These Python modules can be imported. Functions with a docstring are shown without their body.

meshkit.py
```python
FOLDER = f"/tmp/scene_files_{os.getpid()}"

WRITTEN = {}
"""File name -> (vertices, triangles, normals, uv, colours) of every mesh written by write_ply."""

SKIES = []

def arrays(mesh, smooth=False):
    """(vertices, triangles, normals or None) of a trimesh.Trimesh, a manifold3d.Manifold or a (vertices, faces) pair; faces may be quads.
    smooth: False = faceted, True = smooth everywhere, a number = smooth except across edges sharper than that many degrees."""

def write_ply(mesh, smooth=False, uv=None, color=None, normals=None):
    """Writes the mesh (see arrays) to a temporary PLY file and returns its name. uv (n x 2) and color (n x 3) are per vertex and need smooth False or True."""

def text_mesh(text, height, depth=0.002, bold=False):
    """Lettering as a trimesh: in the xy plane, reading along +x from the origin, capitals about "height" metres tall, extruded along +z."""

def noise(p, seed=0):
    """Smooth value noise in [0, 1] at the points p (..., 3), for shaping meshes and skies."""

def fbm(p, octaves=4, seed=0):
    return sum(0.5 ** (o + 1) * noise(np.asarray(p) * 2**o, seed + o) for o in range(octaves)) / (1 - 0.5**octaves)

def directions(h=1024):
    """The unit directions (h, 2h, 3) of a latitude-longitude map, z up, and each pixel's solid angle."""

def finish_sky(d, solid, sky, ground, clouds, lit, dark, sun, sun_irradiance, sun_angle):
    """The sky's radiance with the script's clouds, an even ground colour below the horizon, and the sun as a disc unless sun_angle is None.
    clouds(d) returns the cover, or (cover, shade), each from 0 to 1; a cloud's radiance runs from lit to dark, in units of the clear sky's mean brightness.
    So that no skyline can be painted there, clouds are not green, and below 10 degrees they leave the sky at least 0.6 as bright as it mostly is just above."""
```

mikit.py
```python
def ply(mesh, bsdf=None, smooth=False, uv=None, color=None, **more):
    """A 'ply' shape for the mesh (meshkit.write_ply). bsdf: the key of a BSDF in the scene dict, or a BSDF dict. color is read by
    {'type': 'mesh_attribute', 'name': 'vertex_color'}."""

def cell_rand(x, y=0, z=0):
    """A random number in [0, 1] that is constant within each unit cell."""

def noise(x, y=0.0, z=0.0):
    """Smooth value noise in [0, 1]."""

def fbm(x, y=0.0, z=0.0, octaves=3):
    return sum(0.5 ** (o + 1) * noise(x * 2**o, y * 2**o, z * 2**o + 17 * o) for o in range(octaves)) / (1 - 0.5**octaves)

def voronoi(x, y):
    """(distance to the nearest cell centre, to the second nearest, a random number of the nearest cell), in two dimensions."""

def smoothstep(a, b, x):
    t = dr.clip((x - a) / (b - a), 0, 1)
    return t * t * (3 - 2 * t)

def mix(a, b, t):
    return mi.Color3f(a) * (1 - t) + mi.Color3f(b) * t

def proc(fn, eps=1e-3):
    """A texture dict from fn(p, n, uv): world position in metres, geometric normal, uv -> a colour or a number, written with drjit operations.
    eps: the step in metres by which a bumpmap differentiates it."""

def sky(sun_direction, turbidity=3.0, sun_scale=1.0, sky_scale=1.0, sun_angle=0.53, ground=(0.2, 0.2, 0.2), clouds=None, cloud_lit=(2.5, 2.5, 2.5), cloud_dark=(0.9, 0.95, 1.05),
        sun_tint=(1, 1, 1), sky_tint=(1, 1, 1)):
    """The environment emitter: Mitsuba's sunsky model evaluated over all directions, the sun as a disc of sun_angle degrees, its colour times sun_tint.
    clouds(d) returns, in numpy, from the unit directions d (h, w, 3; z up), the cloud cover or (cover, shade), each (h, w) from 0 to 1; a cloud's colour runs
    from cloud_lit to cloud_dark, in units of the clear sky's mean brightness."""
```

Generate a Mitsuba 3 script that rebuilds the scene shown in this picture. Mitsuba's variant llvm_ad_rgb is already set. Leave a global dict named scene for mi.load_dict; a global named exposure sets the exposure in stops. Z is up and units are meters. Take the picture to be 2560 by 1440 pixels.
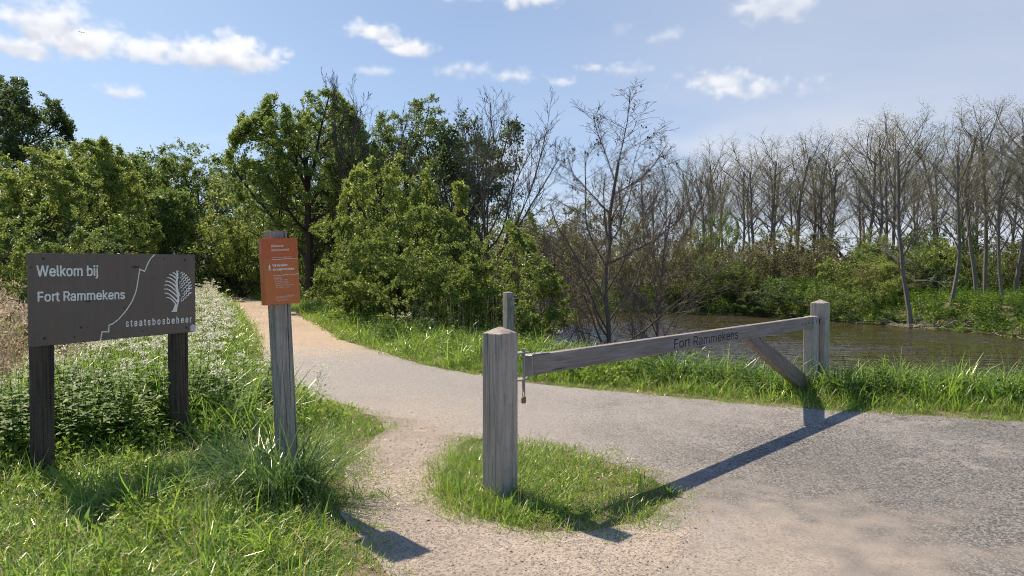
import math
import numpy as np
import trimesh, shapely
import shapely.geometry as sg
import mitsuba as mi, drjit as dr
import mikit, meshkit
from mikit import proc, fbm, noise, voronoi, cell_rand, smoothstep, mix

T = mi.ScalarTransform4f
PI = math.pi
scene, labels = {}, {}

# ------------------------------------------------------------------ camera, sky, sun, exposure
exposure = 2.25
PITCH = math.radians(-1.83)
EYE = 1.6
scene['camera'] = {'type': 'perspective', 'fov': 66.0, 'fov_axis': 'x', 'near_clip': 0.05, 'far_clip': 6000.0,
                   'to_world': T().look_at(origin=[0, 0, EYE], target=[0, math.cos(PITCH), EYE + math.sin(PITCH)], up=[0, 0, 1])}
SUN = (-0.602, 0.679, 1.0)

# clouds: (azimuth from north/right in degrees, elevation, half width, half height, density)
CUMULUS = [(-30.4, 14.5, 2.4, 1.45, 1.0), (-28.4, 13.7, 3.0, 1.15, .95), (-25.3, 13.6, 2.6, .9, .95), (-20.2, 13.7, 3.2, 1.1, 1.0), (-22.0, 13.4, 2.2, .7, .8), (-32.6, 12.9, 2.6, .7, .9),
           (-9.6, 15.8, 1.6, .7, .9), (-7.2, 14.9, 1.6, .7, .95), (-8.4, 15.3, 1.6, .6, .8), (-26.3, 10.9, 1.2, .5, .75),
           (-3.4, 13.6, 2.2, .7, .62), (-.4, 13.1, 1.8, .5, .6), (5.7, 13.7, .9, .4, .75), (8.3, 13.4, 1.4, .45, .62), (3.7, 12.7, .8, .35, .6), (10.9, 15.5, 1.2, .6, .45),
           (15.2, 12.5, 2.6, .9, .85), (17.0, 11.8, 3.0, .8, .8), (1.6, 18.3, 1.8, .8, .9), (-3.2, 18.4, 2.0, .5, .6), (18.2, 17.0, 2.6, 1.2, .62), (-9.7, 13.3, 1.1, .3, .5), (8.0, 16.0, .9, .6, .3)]


def clouds(d):
    az = np.degrees(np.arctan2(d[..., 0], d[..., 1]))
    el = np.degrees(np.arcsin(np.clip(d[..., 2], -1, 1)))
    q = np.stack([d[..., 0] / (np.abs(d[..., 2]) + .18), d[..., 1] / (np.abs(d[..., 2]) + .18), d[..., 2] * 2], -1)
    n1 = meshkit.fbm(np.stack([az * .42, el * .75, az * 0], -1), 5, seed=4)
    n2 = meshkit.fbm(np.stack([az * 1.1, el * 1.7, az * 0 + 3], -1), 4, seed=9)
    n3 = meshkit.fbm(np.stack([az * 3.1, el * 4.2, az * 0 + 6], -1), 3, seed=14)
    c, low = np.zeros(az.shape), np.zeros(az.shape)
    for a, e, w, h, k in CUMULUS:
        y = (el - e) / h
        r = np.sqrt(((az - a) / w) ** 2 + np.where(y < 0, y * 1.5, y) ** 2)
        r = r + (n1 - .5) * 1.3 + (n2 - .5) * 1.5 + (n3 - .5) * .7
        m = k * np.clip((1.38 - r) / 1.05, 0, 1)
        low = np.where(m > c, np.clip(.34 - y * .65 + (n2 - .5) * 1.2, 0, 1), low)
        c = np.maximum(c, m * m * (3 - 2 * m))
    # thin high veil, thicker to the right of the view, and a pale bank low above the trees
    f = meshkit.fbm(q * np.array([.5, .9, 1]) + 11, 5, seed=21)
    side = 1 / (1 + np.exp(-(az - 14) / 7.0)) * np.clip((82 - az) / 30, 0, 1) * np.clip((44 - el) / 20, 0, 1)
    veil = np.clip((f - .36) * 2.0, 0, 1) * (.13 + .45 * side)
    veil += .52 * side
    band = np.exp(-((el - 7.3) / 2.4) ** 2) * np.clip((meshkit.fbm(np.stack([az * .12, el * .3, az * 0 + 8], -1), 4, seed=33) - .38) * 3.2, 0, 1) * .55
    thin = np.clip(veil + band + .30 * np.exp(-(el / 6.5) ** 2), 0, .8)
    # the scattered fair-weather clouds go on over the rest of the sky
    rest = np.clip((meshkit.fbm(q * 1.15 + 40, 5, seed=51) - .66) * 6, 0, 1) * np.clip((np.abs(az) - 36) / 8 + (el > 21) * np.clip((el - 21) / 5, 0, 1) * 2, 0, 1) * .85
    cover = 1 - (1 - c) * (1 - thin) * (1 - rest)
    shade = np.clip((c * low * .75 + thin * (.30 + .25 * side) + rest * .4) / np.maximum(c + thin + rest, 1e-3), 0, 1)
    return cover, shade


scene['sky'] = mikit.sky(SUN, turbidity=3.6, sky_scale=.7, sky_tint=(.88, .97, 1.06), clouds=clouds, cloud_lit=(3.1, 3.15, 3.25), cloud_dark=(1.5, 1.6, 1.95))

# ------------------------------------------------------------------ helpers


def unit(v):
    v = np.asarray(v, float)
    return v / np.maximum(np.linalg.norm(v, axis=-1, keepdims=True), 1e-9)


def label(key, text, cat=None, group=None, kind=None):
    labels[key] = {k: v for k, v in (('label', text), ('category', cat), ('group', group), ('kind', kind)) if v}


USED = {}


def fresh(name):
    USED[name] = USED.get(name, -1) + 1
    return name if USED[name] == 0 else f'{name}_{USED[name]:03d}'


def put(key, mesh, bsdf, smooth=False, color=None, **more):
    scene[key] = mikit.ply(mesh, bsdf, smooth=smooth, color=color, **more)
    return key


def join(parts):
    vs, fs, at = [], [], 0
    for v, f in parts:
        vs.append(v)
        fs.append(f + at)
        at += len(v)
    return np.vstack(vs), np.vstack(fs)


# ------------------------------------------------------------------ materials


def principled(fn, rough=.7, spec=.4, bump=None, bscale=None, eps=1e-3, **kw):
    b = {'type': 'principled', 'base_color': fn if isinstance(fn, dict) else proc(fn), 'roughness': rough, 'specular': spec, **kw}
    if bump is not None:
        b = {'type': 'bumpmap', 'arbitrary': proc(bump, eps), 'scale': bscale or 1.0, 'bsdf': b}
    return {'type': 'twosided', 'bsdf': b}


def rgb(*c):
    return {'type': 'rgb', 'value': list(c)}


VC = {'type': 'mesh_attribute', 'name': 'vertex_color'}
def leaf_skin(alpha, ior, through):
    """A leaf: a coated face that reflects and glints, and as much diffuse light let through."""
    return {'type': 'blendbsdf', 'weight': through,
            'face': {'type': 'twosided', 'bsdf': {'type': 'principled', 'base_color': VC, 'roughness': alpha, 'specular': ior}},
            'glow': {'type': 'principledthin', 'base_color': VC, 'roughness': .6, 'spec_trans': 0.0, 'diff_trans': 2.0, 'eta': 1.4}}


scene['foliage'] = leaf_skin(.42, .6, .52)
scene['herb_skin'] = leaf_skin(.55, .35, .5)
scene['grass_blade_skin'] = leaf_skin(.34, .85, .5)
scene['petal_skin'] = {'type': 'principledthin', 'base_color': VC, 'roughness': .8, 'spec_trans': 0.0, 'diff_trans': .9, 'eta': 1.3}
scene['bark'] = {'type': 'twosided', 'bsdf': {'type': 'principled', 'base_color': VC, 'roughness': .85, 'specular': .25}}


def bark_fn(p, n, uv):
    s = fbm(p.x * 28, p.y * 28, p.z * 6, 3)
    m = fbm(p.x * 5 + 9, p.y * 5, p.z * 2, 3)
    return mix((.075, .064, .052), (.25, .225, .19), smoothstep(.25, .75, s)) * (.7 + .5 * m)


scene['trunk_bark'] = principled(bark_fn, .9, .2)


def wood(axis, ca, cb, lichen=.25, scale=1.0):
    a = unit(axis)
    u = unit(np.cross(a, [.3, .5, .8]))
    v = np.cross(a, u)

    def co(p):
        return (float(u[0]) * p.x + float(u[1]) * p.y + float(u[2]) * p.z, float(v[0]) * p.x + float(v[1]) * p.y + float(v[2]) * p.z,
                float(a[0]) * p.x + float(a[1]) * p.y + float(a[2]) * p.z)

    def col(p, n, uv):
        x, y, w = co(p)
        warp = fbm(x * 9 + 3, y * 9, w * 1.6, 3) * .06
        g = fbm((x + warp) * 95 * scale, (y + warp) * 95 * scale, w * 2.6, 3)
        fine = noise(x * 420, y * 420, w * 9)
        crack = smoothstep(.74, .86, fbm((x + warp * .6) * 46 + 7, (y + warp * .6) * 46, w * .9 + 5, 2))
        blot = fbm(x * 7 + 31, y * 7, w * 2.2, 4)
        c = mix(cb, ca, smoothstep(.22, .72, g * .8 + fine * .2))
        c = c * (.80 + .40 * blot)
        c = mix(c, (.20, .21, .17), lichen * smoothstep(.55, .75, fbm(x * 22, y * 22 + 8, w * 14, 3)))
        return c * (1 - .72 * crack)

    def bmp(p, n, uv):
        x, y, w = co(p)
        warp = fbm(x * 9 + 3, y * 9, w * 1.6, 3) * .06
        g = fbm((x + warp) * 95 * scale, (y + warp) * 95 * scale, w * 2.6, 3)
        crack = smoothstep(.74, .86, fbm((x + warp * .6) * 46 + 7, (y + warp * .6) * 46, w * .9 + 5, 2))
        return g * .0022 - crack * .004

    return principled(col, .78, .3, bmp, 1.0, 1.5e-3)


BEAM = np.array([.658, .753, 0.0])
BEAM /= np.linalg.norm(BEAM)
FACE = np.array([BEAM[1], -BEAM[0], 0.0])
scene['oak_upright'] = wood([0, 0, 1], (.45, .405, .36), (.31, .277, .248))
scene['oak_beam'] = wood(BEAM, (.29, .26, .24), (.185, .165, .152))
scene['oak_brace'] = wood(unit(BEAM * 1.5 - np.array([0, 0, .8])), (.25, .21, .185), (.14, .115, .10))
scene['dark_post_wood'] = wood([0, 0, 1], (.092, .072, .058), (.036, .028, .024), .05)
scene['grey_post_wood'] = wood([0, 0, 1], (.38, .355, .32), (.20, .183, .165), .3)


def galv(p, n, uv):
    return mix((.26, .26, .26), (.42, .42, .41), fbm(p.x * 60, p.y * 60, p.z * 60, 3))


scene['galvanised'] = principled(galv, .6, .4, metallic=.6)
scene['dark_iron'] = principled(rgb(.03, .03, .032), .5, .4)
scene['brass'] = principled(rgb(.26, .195, .10), .5, .5, metallic=.8)


def board_fn(p, n, uv):
    s = fbm(p.x * 3, p.y * 3, p.z * 3, 4)
    streak = fbm(p.x * 40, p.y * 40, p.z * 1.3 + 3, 3)
    spot = smoothstep(.80, .84, fbm(p.x * 21 + 4, p.y * 21, p.z * 30, 2))
    c = mix((.142, .110, .095), (.175, .140, .122), s) * (.9 + .2 * streak)
    # green-brown algae run down from the right-hand fixing
    along = (p.x + 3.496) * .4646 + (p.y - 5.70) * .8855
    run = smoothstep(.075, .01, dr.abs(along - 1.352 + (s - .5) * .05)) * smoothstep(1.36, 1.50, p.z + streak * .12) * smoothstep(.35, .6, streak)
    c = mix(c, (.105, .092, .052), run * .8)
    scuff = smoothstep(.66, .78, fbm(p.x * 14, p.y * 14, p.z * 2.5 + 9, 4))
    c = mix(c, (.15, .135, .125), scuff * .45)
    return c * (1 - .7 * spot)


scene['brown_panel'] = principled(board_fn, .55, .35)


def orange_fn(p, n, uv):
    s = fbm(p.x * 8, p.y * 8, p.z * 5, 4)
    return dr.select(p.z > 1.6265, mix((.52, .115, .028), (.57, .135, .035), s), mix((.53, .155, .040), (.58, .175, .048), s))


scene['orange_panel'] = principled(orange_fn, .42, .45)


def print_fn(p, n, uv):
    s = fbm(p.x * 55, p.y * 55, p.z * 55, 3)
    return mix((.86, .88, .87), (.60, .62, .61), smoothstep(.55, .8, s))


scene['white_print'] = principled(print_fn, .55, .35)
scene['small_print'] = principled(rgb(.80, .62, .52), .6, .3)
scene['sticker_vinyl'] = principled(rgb(.55, .60, .66), .5, .4)
scene['engraved_paint'] = principled(rgb(.025, .024, .025), .8, .2)

# ------------------------------------------------------------------ plan of the place (metres)
RIGHT_EDGE = [(-12.4, 36.4), (-10.4, 33.0), (-8.6, 29.2), (-6.63, 24.62), (-4.86, 19.93), (-3.57, 16.31), (-2.56, 14.5), (-1.3, 12.19), (-.42, 11.1), (.32, 10.37), (1.99, 9.29), (3.35, 8.53), (5.15, 7.88), (9.0, 7.2), (16.0, 6.4), (40, 4.6)]
LEFT_EDGE = [(-1.46, 8.19), (-1.85, 8.65), (-2.86, 10.04), (-3.51, 11.31), (-4.52, 14.11), (-5.97, 18.2), (-8.07, 23.69), (-11.37, 31.53), (-13.6, 34.4), (-21, 38.5), (-21, 41.5), (-14.5, 38.4)]
SAND_LEFT = [(-1.23, 7.5), (-1.29, 6.62), (-1.26, 5.99), (-1.11, 5.27), (-1.09, 4.94), (-.87, 4.44), (-.67, 4.09), (-.6, 3.9), (-.75, 2.2), (-.9, -2.0)]
ISLAND = [(-.40, 7.10), (-.47, 6.6), (-.56, 5.87), (-.48, 5.3), (-.27, 4.92), (.12, 4.62), (.52, 4.66), (.81, 4.82), (1.02, 5.14), (1.20, 5.36), (.97, 5.88), (.62, 6.55), (.07, 6.90)]


def ragged(pts, amp, step, seed, closed=True):
    line = sg.LinearRing(pts) if closed else sg.LineString(pts)
    s = np.arange(0, line.length, step)
    q = np.array([line.interpolate(t).coords[0] for t in s])
    n = np.stack([meshkit.fbm(np.stack([q[:, 0] * 3.1, q[:, 1] * 3.1, 0 * s + k], -1), 3, seed=seed + k) for k in (0, 5)], -1) - .5
    return q + n * 2 * amp


outline = RIGHT_EDGE + [(40, -30), (-1.2, -30)] + SAND_LEFT[::-1] + LEFT_EDGE
near_r = ragged(RIGHT_EDGE, .07, .12, 3, False)
near_l = ragged(SAND_LEFT[::-1] + LEFT_EDGE, .07, .12, 8, False)
paved = sg.Polygon(list(near_r) + [(40, -30), (-1.2, -30)] + list(near_l)).buffer(0)
island = sg.Polygon(ragged(ISLAND, .06, .08, 17)).buffer(0)
pave_all = paved.difference(island)
sand_zone = sg.Polygon([(-1.55, 8.3), (-1.05, 8.02), (-.36, 7.2), (-.2, 6.8), (.0, 4.9), (.9, 4.7), (1.1, 4.75), (.95, 4.3), (.55, 3.8), (.35, 2), (.2, -6), (-2.5, -6), (-2.5, 4), (-2.2, 8)])
gravel_zone = sg.Polygon([(-6.6, 15.9), (-3.0, 14.9), (0, 18), (-4, 45), (-40, 45), (-40, 25), (-9, 17)])
sand_poly = sg.Polygon(ragged(list(sand_zone.exterior.coords)[:-1], .06, .1, 31)).intersection(pave_all)
gravel_poly = sg.Polygon(ragged(list(gravel_zone.exterior.coords)[:-1], .10, .2, 37)).intersection(pave_all)
asphalt_poly = pave_all.difference(sand_poly).difference(gravel_poly)
POND = sg.Polygon([(40, 7.8), (20, 8.8), (11, 9.9), (7.6, 10.7), (5.0, 11.9), (3.0, 13.4), (1.7, 15.6), (1.2, 18.5), (1.4, 22), (1.9, 27), (2.6, 33), (3.2, 37.3), (5.7, 40.0), (8.27, 38.8), (11.66, 37.0), (13.7, 33.7), (14.85, 31.75), (15.46, 29.8), (16.44, 28.1), (16.6, 25.6), (18.5, 23.5), (24, 21.5), (40, 20)])
WATER_Z = -.9
shapely.prepare(paved)
shapely.prepare(island)
shapely.prepare(POND)


def ss(a, b, x):
    t = np.clip((x - a) / (b - a), 0, 1)
    return t * t * (3 - 2 * t)


DITCH = sg.LineString([(-5.4, 1), (-6.3, 6), (-7.2, 10), (-8.6, 15), (-11.5, 22), (-15.5, 29)])


def height(x, y):
    x, y = np.asarray(x, float), np.asarray(y, float)
    pts = shapely.points(x, y)
    d = shapely.distance(pts, paved)
    near = (np.abs(x) < 120) & (np.abs(y) < 120)
    h = (meshkit.fbm(np.stack([x * .55, y * .55, x * 0], -1), 3, seed=2) - .5) * .22 + (meshkit.fbm(np.stack([x * 2.6, y * 2.6, x * 0], -1), 3, seed=6) - .5) * .08
    h = h + 1.0 * ss(32, 42, y) * ss(-3, -9, x) + .35 * ss(34, 40, y) * ss(9, 14, x)
    dd = shapely.distance(pts, DITCH)
    h = h - .75 * ss(2.1, .4, dd) * ss(28, 20, y)
    h = h * ss(.1, 2.2, d)
    isl = shapely.contains_xy(island, x, y)
    di = shapely.distance(pts, island.exterior)
    h = np.where(isl, .016 * ss(0, .3, di), h)
    dp = shapely.distance(pts, POND)
    inside = shapely.contains_xy(POND, x, y)
    din = shapely.distance(pts, POND.exterior)
    k = 1 - ss(0, 2.6, dp)
    h = h * (1 - k) + (WATER_Z - .04) * k
    h = np.where(inside, WATER_Z - .04 - .9 * ss(0, 2.0, din), h)
    return np.where(near, h, h * 0)


# ------------------------------------------------------------------ ground, paving, water


def axis(lo, hi, step, far, growth=1.22):
    out = list(np.arange(lo, hi + step / 2, step))
    s = step
    while out[-1] < far:
        s *= growth
        out.append(out[-1] + s)
    s = step
    while out[0] > -far:
        s *= growth
        out.insert(0, out[0] - s)
    return np.array(out)


gx, gy = axis(-8, 8, .16, 3000), axis(2, 15, .16, 3000)
mid = (gx > -45) & (gx < 45)
gx = np.unique(np.concatenate([gx, np.arange(-36, 36, .6)]))
gy = np.unique(np.concatenate([gy, np.arange(15, 60, .55)]))
X, Y = np.meshgrid(gx, gy)
Z = height(X.ravel(), Y.ravel())
ground_v = np.stack([X.ravel(), Y.ravel(), Z], -1)
ii = np.arange(len(ground_v)).reshape(X.shape)
ground_f = np.stack([ii[:-1, :-1].ravel(), ii[:-1, 1:].ravel(), ii[1:, 1:].ravel(), ii[1:, :-1].ravel()], -1)


def soil_fn(p, n, uv):
    a = fbm(p.x * 3, p.y * 3, 0, 4)
    b = fbm(p.x * 40, p.y * 40, 0, 3)
    c = mix((.15, .122, .088), (.26, .215, .165), b)
    return mix(c, (.085, .11, .04), smoothstep(.35, .6, a))


scene['soil'] = principled(soil_fn, .95, .1, lambda p, n, uv: fbm(p.x * 30, p.y * 30, 0, 3) * .02, 1.0, 3e-3)
put('ground', (ground_v, ground_f), 'soil', smooth=True)
label('ground', 'earth under the grass verges and woods', kind='structure')


def sheet(poly, z, cell):
    """A polygon as a triangulated sheet, cut into cells so that it can be shaded smoothly."""
    tris = []
    polys = getattr(poly, 'geoms', [poly])
    vs, fs, at = [], [], 0
    for g in polys:
        if g.geom_type != 'Polygon' or g.area < 1e-3:
            continue
        v, f = trimesh.creation.triangulate_polygon(g, engine='earcut')
        vs.append(np.column_stack([v, np.full(len(v), z)]))
        fs.append(f + at)
        at += len(v)
    v, f = np.vstack(vs), np.vstack(fs)
    n = np.cross(v[f[:, 1]] - v[f[:, 0]], v[f[:, 2]] - v[f[:, 0]])[:, 2]
    f[n < 0] = f[n < 0][:, ::-1]
    return v, f


SAND_LINE = [(-1.3, 8.0), (-.85, 6.6), (-.8, 5.2), (-.2, 4.45), (.5, 4.2), (1.1, 4.4), (1.0, 3.5), (.8, 2.0)]


def chips(p, size, seed):
    d1, d2, r = voronoi(p.x / size + seed, p.y / size)
    return d1, d2, r


def asphalt_fn(p, n, uv):
    d1, d2, r = chips(p, .013, 3.7)
    big = fbm(p.x * 1.1, p.y * 1.1, 0, 4)
    med = fbm(p.x * 6 + 5, p.y * 6, 0, 4)
    stone = mix((.052, .053, .054), (.285, .287, .285), smoothstep(.1, .95, r))
    stone = mix(stone, (.22, .195, .185), smoothstep(.80, .90, cell_rand(dr.floor(r * 9999.0), 3, 1)) * .8)
    gap = smoothstep(.02, .16, d2 - d1)
    c = stone * (.5 + .5 * gap)
    c = c * (.80 + .40 * big)
    # wind-blown and trodden sand lying in the chippings: at the footpath, along the worn edges and in patches
    ds = mi.Float(9.0)
    for (ax, ay), (bx, by) in zip(SAND_LINE[:-1], SAND_LINE[1:]):
        ux, uy = bx - ax, by - ay
        L2 = ux * ux + uy * uy
        t = dr.clip(((p.x - ax) * ux + (p.y - ay) * uy) / L2, 0, 1)
        ds = dr.minimum(ds, dr.sqrt(dr.square(p.x - ax - ux * t) + dr.square(p.y - ay - uy * t)))
    spill = smoothstep(1.85, .1, ds + (med - .5) * 2.0 + (r - .5) * 1.5)
    dust_sheen = smoothstep(4.8, 9.5, p.y - .3 * dr.maximum(p.x, 0) + (med - .5) * 3.0 + (big - .5) * 4.0 + (r - .5) * 2.0)  # pale dust further up the path, with its grazing sheen painted in as well
    c = mix(c, mix((.30, .286, .275), (.41, .392, .378), r), dust_sheen * .62)
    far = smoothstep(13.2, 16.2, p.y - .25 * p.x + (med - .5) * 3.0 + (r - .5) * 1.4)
    patch = smoothstep(.60, .72, fbm(p.x * 1.7 + 2, p.y * 2.3 + 7, 0, 4)) * smoothstep(.35, .6, med + (r - .5) * .3) * .4
    sand = mix((.25, .215, .183), (.44, .392, .342), r)
    c = mix(c, sand, dr.clip(spill * .92, 0, 1))
    c = mix(c, mix((.28, .26, .245), (.40, .375, .35), r), patch)
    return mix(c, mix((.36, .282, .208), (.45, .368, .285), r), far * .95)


def asphalt_bump(p, n, uv):
    d1, d2, r = chips(p, .013, 3.7)
    return (smoothstep(.0, .35, d2 - d1) * .6 + r * .6) * .0035


def sand_fn(p, n, uv):
    d1, d2, r = chips(p, .011, 8.3)
    e1, e2, s = chips(p, .034, 1.9)
    big = fbm(p.x * 1.6, p.y * 1.6, 0, 4)
    med = fbm(p.x * 9, p.y * 9, 0, 4)
    fine = fbm(p.x * 90, p.y * 90, 0, 2)
    c = mix((.315, .27, .228), (.40, .352, .304), fine * .6 + med * .4)
    g = smoothstep(.62, .9, r) * smoothstep(.03, .12, d2 - d1)
    c = mix(c, mix((.19, .172, .158), (.42, .39, .36), cell_rand(dr.floor(r * 9999.0), 5, 2)), g * .8)
    h = smoothstep(.90, .93, s) * smoothstep(.38, .30, e1)
    c = mix(c, mix((.19, .155, .14), (.33, .30, .27), r), h * .8)
    return c * (.82 + .36 * big)


def sand_bump(p, n, uv):
    d1, d2, r = chips(p, .011, 8.3)
    return fbm(p.x * 60, p.y * 60, 0, 3) * .005 + smoothstep(.62, .9, r) * smoothstep(.0, .2, d2 - d1) * .004 + fbm(p.x * 7, p.y * 7, 0, 3) * .02


def gravel_fn(p, n, uv):
    d1, d2, r = chips(p, .03, 5.1)
    big = fbm(p.x * .9, p.y * .9, 0, 4)
    c = mix((.36, .28, .205), (.45, .365, .28), fbm(p.x * 22, p.y * 22, 0, 3))
    c = mix(c, (.43, .38, .31), smoothstep(.8, .95, r) * .6)
    return c * (.84 + .32 * big)


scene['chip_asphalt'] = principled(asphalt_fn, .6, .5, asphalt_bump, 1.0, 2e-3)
scene['loose_sand'] = principled(sand_fn, .92, .2, sand_bump, 1.0, 2e-3)
scene['shell_gravel'] = principled(gravel_fn, .92, .2, lambda p, n, uv: fbm(p.x * 35, p.y * 35, 0, 3) * .006, 1.0, 3e-3)
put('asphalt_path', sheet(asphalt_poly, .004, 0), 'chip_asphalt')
label('asphalt_path', 'grey chip-sealed asphalt path with pale sandy patches', kind='structure')
put('gravel_path', sheet(gravel_poly, .0045, 0), 'shell_gravel')
label('gravel_path', 'sand-coloured gravel path curving left beyond the asphalt', kind='structure')
put('sandy_footpath', sheet(sand_poly, .005, 0), 'loose_sand')
label('sandy_footpath', 'worn sandy footpath round the gate post', kind='structure')


def water_bump(p, n, uv):
    w = noise(p.x * 1.5 + p.y * .5, p.y * 5.0 - p.x * .6, 2.0) * .042 + noise(p.x * 3.1 - p.y * .7, p.y * 9.5, 7.0) * .022 + noise(p.x * 7, p.y * 19, 3.0) * .006
    return w * (.35 + 1.1 * smoothstep(.3, .65, fbm(p.x * .22, p.y * .3, 5, 3)))


scene['murky_water'] = principled(rgb(.034, .030, .017), .06, .6, water_bump, 1.0, 8e-3)
put('pond_water', sheet(POND.buffer(.6), WATER_Z, 0), 'murky_water')
label('pond_water', 'brown rippled pond water behind the gate', kind='structure')

# ------------------------------------------------------------------ the gate, its posts and its lock


def chamfered_post(side, top, cap, bottom=-.4, bevel=.009):
    """A square post with bevelled arrises and a low pyramid cap, centred on the z axis."""
    h, b = side / 2, bevel
    ring = [(h - b, -h), (h, -h + b), (h, h - b), (h - b, h), (-h + b, h), (-h, h - b), (-h, -h + b), (-h + b, -h)]
    pts = [(x, y, bottom) for x, y in ring] + [(x, y, top) for x, y in ring] + [(x * .965, y * .965, top + .006) for x, y in ring]
    pts += [(sx * .006, sy * .006, top + cap) for sx in (-1, 1) for sy in (-1, 1)]
    return trimesh.convex.convex_hull(np.array(pts))


def yaw(mesh, a, loc):
    m = mesh.copy()
    m.apply_transform(trimesh.transformations.rotation_matrix(a, [0, 0, 1]))
    m.apply_translation(loc)
    return m


GATE_YAW = math.atan2(BEAM[1], BEAM[0])
P1 = np.array([-.08, 5.32, 0.0])


def on_gate(s, off=0.0, z=0.0):
    """A point s metres along the gate from the latch post, off metres towards the road in front of it, at height z."""
    return P1 + BEAM * s + FACE * off + np.array([0, 0, z])


def gate_frame(c):
    m = np.eye(4)
    m[:3, 0], m[:3, 1], m[:3, 2], m[:3, 3] = BEAM, -FACE, [0, 0, 1], c
    return m


def gbox(s0, s1, o0, o1, z0, z1, bevel=.006):
    """A bevelled box in the gate's own directions."""
    a, b, c = s1 - s0, o1 - o0, z1 - z0
    pts = []
    for i in (0, 1, 2):
        e = [bevel] * 3
        e[i] = 0
        for sx in (-1, 1):
            for sy in (-1, 1):
                for sz in (-1, 1):
                    pts.append((sx * (a / 2 - e[0]), sy * (b / 2 - e[1]), sz * (c / 2 - e[2])))
    m = trimesh.convex.convex_hull(np.array(pts))
    m.apply_transform(gate_frame(on_gate((s0 + s1) / 2, (o0 + o1) / 2, (z0 + z1) / 2)))
    return m


def crack(w, d, l, zc, tilt=0.0):
    """A drying crack to cut out of a post: a long thin wedge."""
    v = np.array([(-w, 0, 0), (w, 0, 0), (0, d, 0), (0, 0, l / 2), (0, 0, -l / 2), (0, d * .6, l / 4), (0, d * .6, -l / 4), (-w * .7, 0, l / 4), (w * .7, 0, l / 4), (-w * .7, 0, -l / 4), (w * .7, 0, -l / 4)])
    m = trimesh.convex.convex_hull(v)
    m.apply_transform(trimesh.transformations.rotation_matrix(tilt, [0, 1, 0]))
    m.apply_translation([0, 0, zc])
    return m


def cut(mesh, tools):
    try:
        return trimesh.boolean.difference([mesh] + tools, engine='manifold')
    except Exception:
        return mesh


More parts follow.
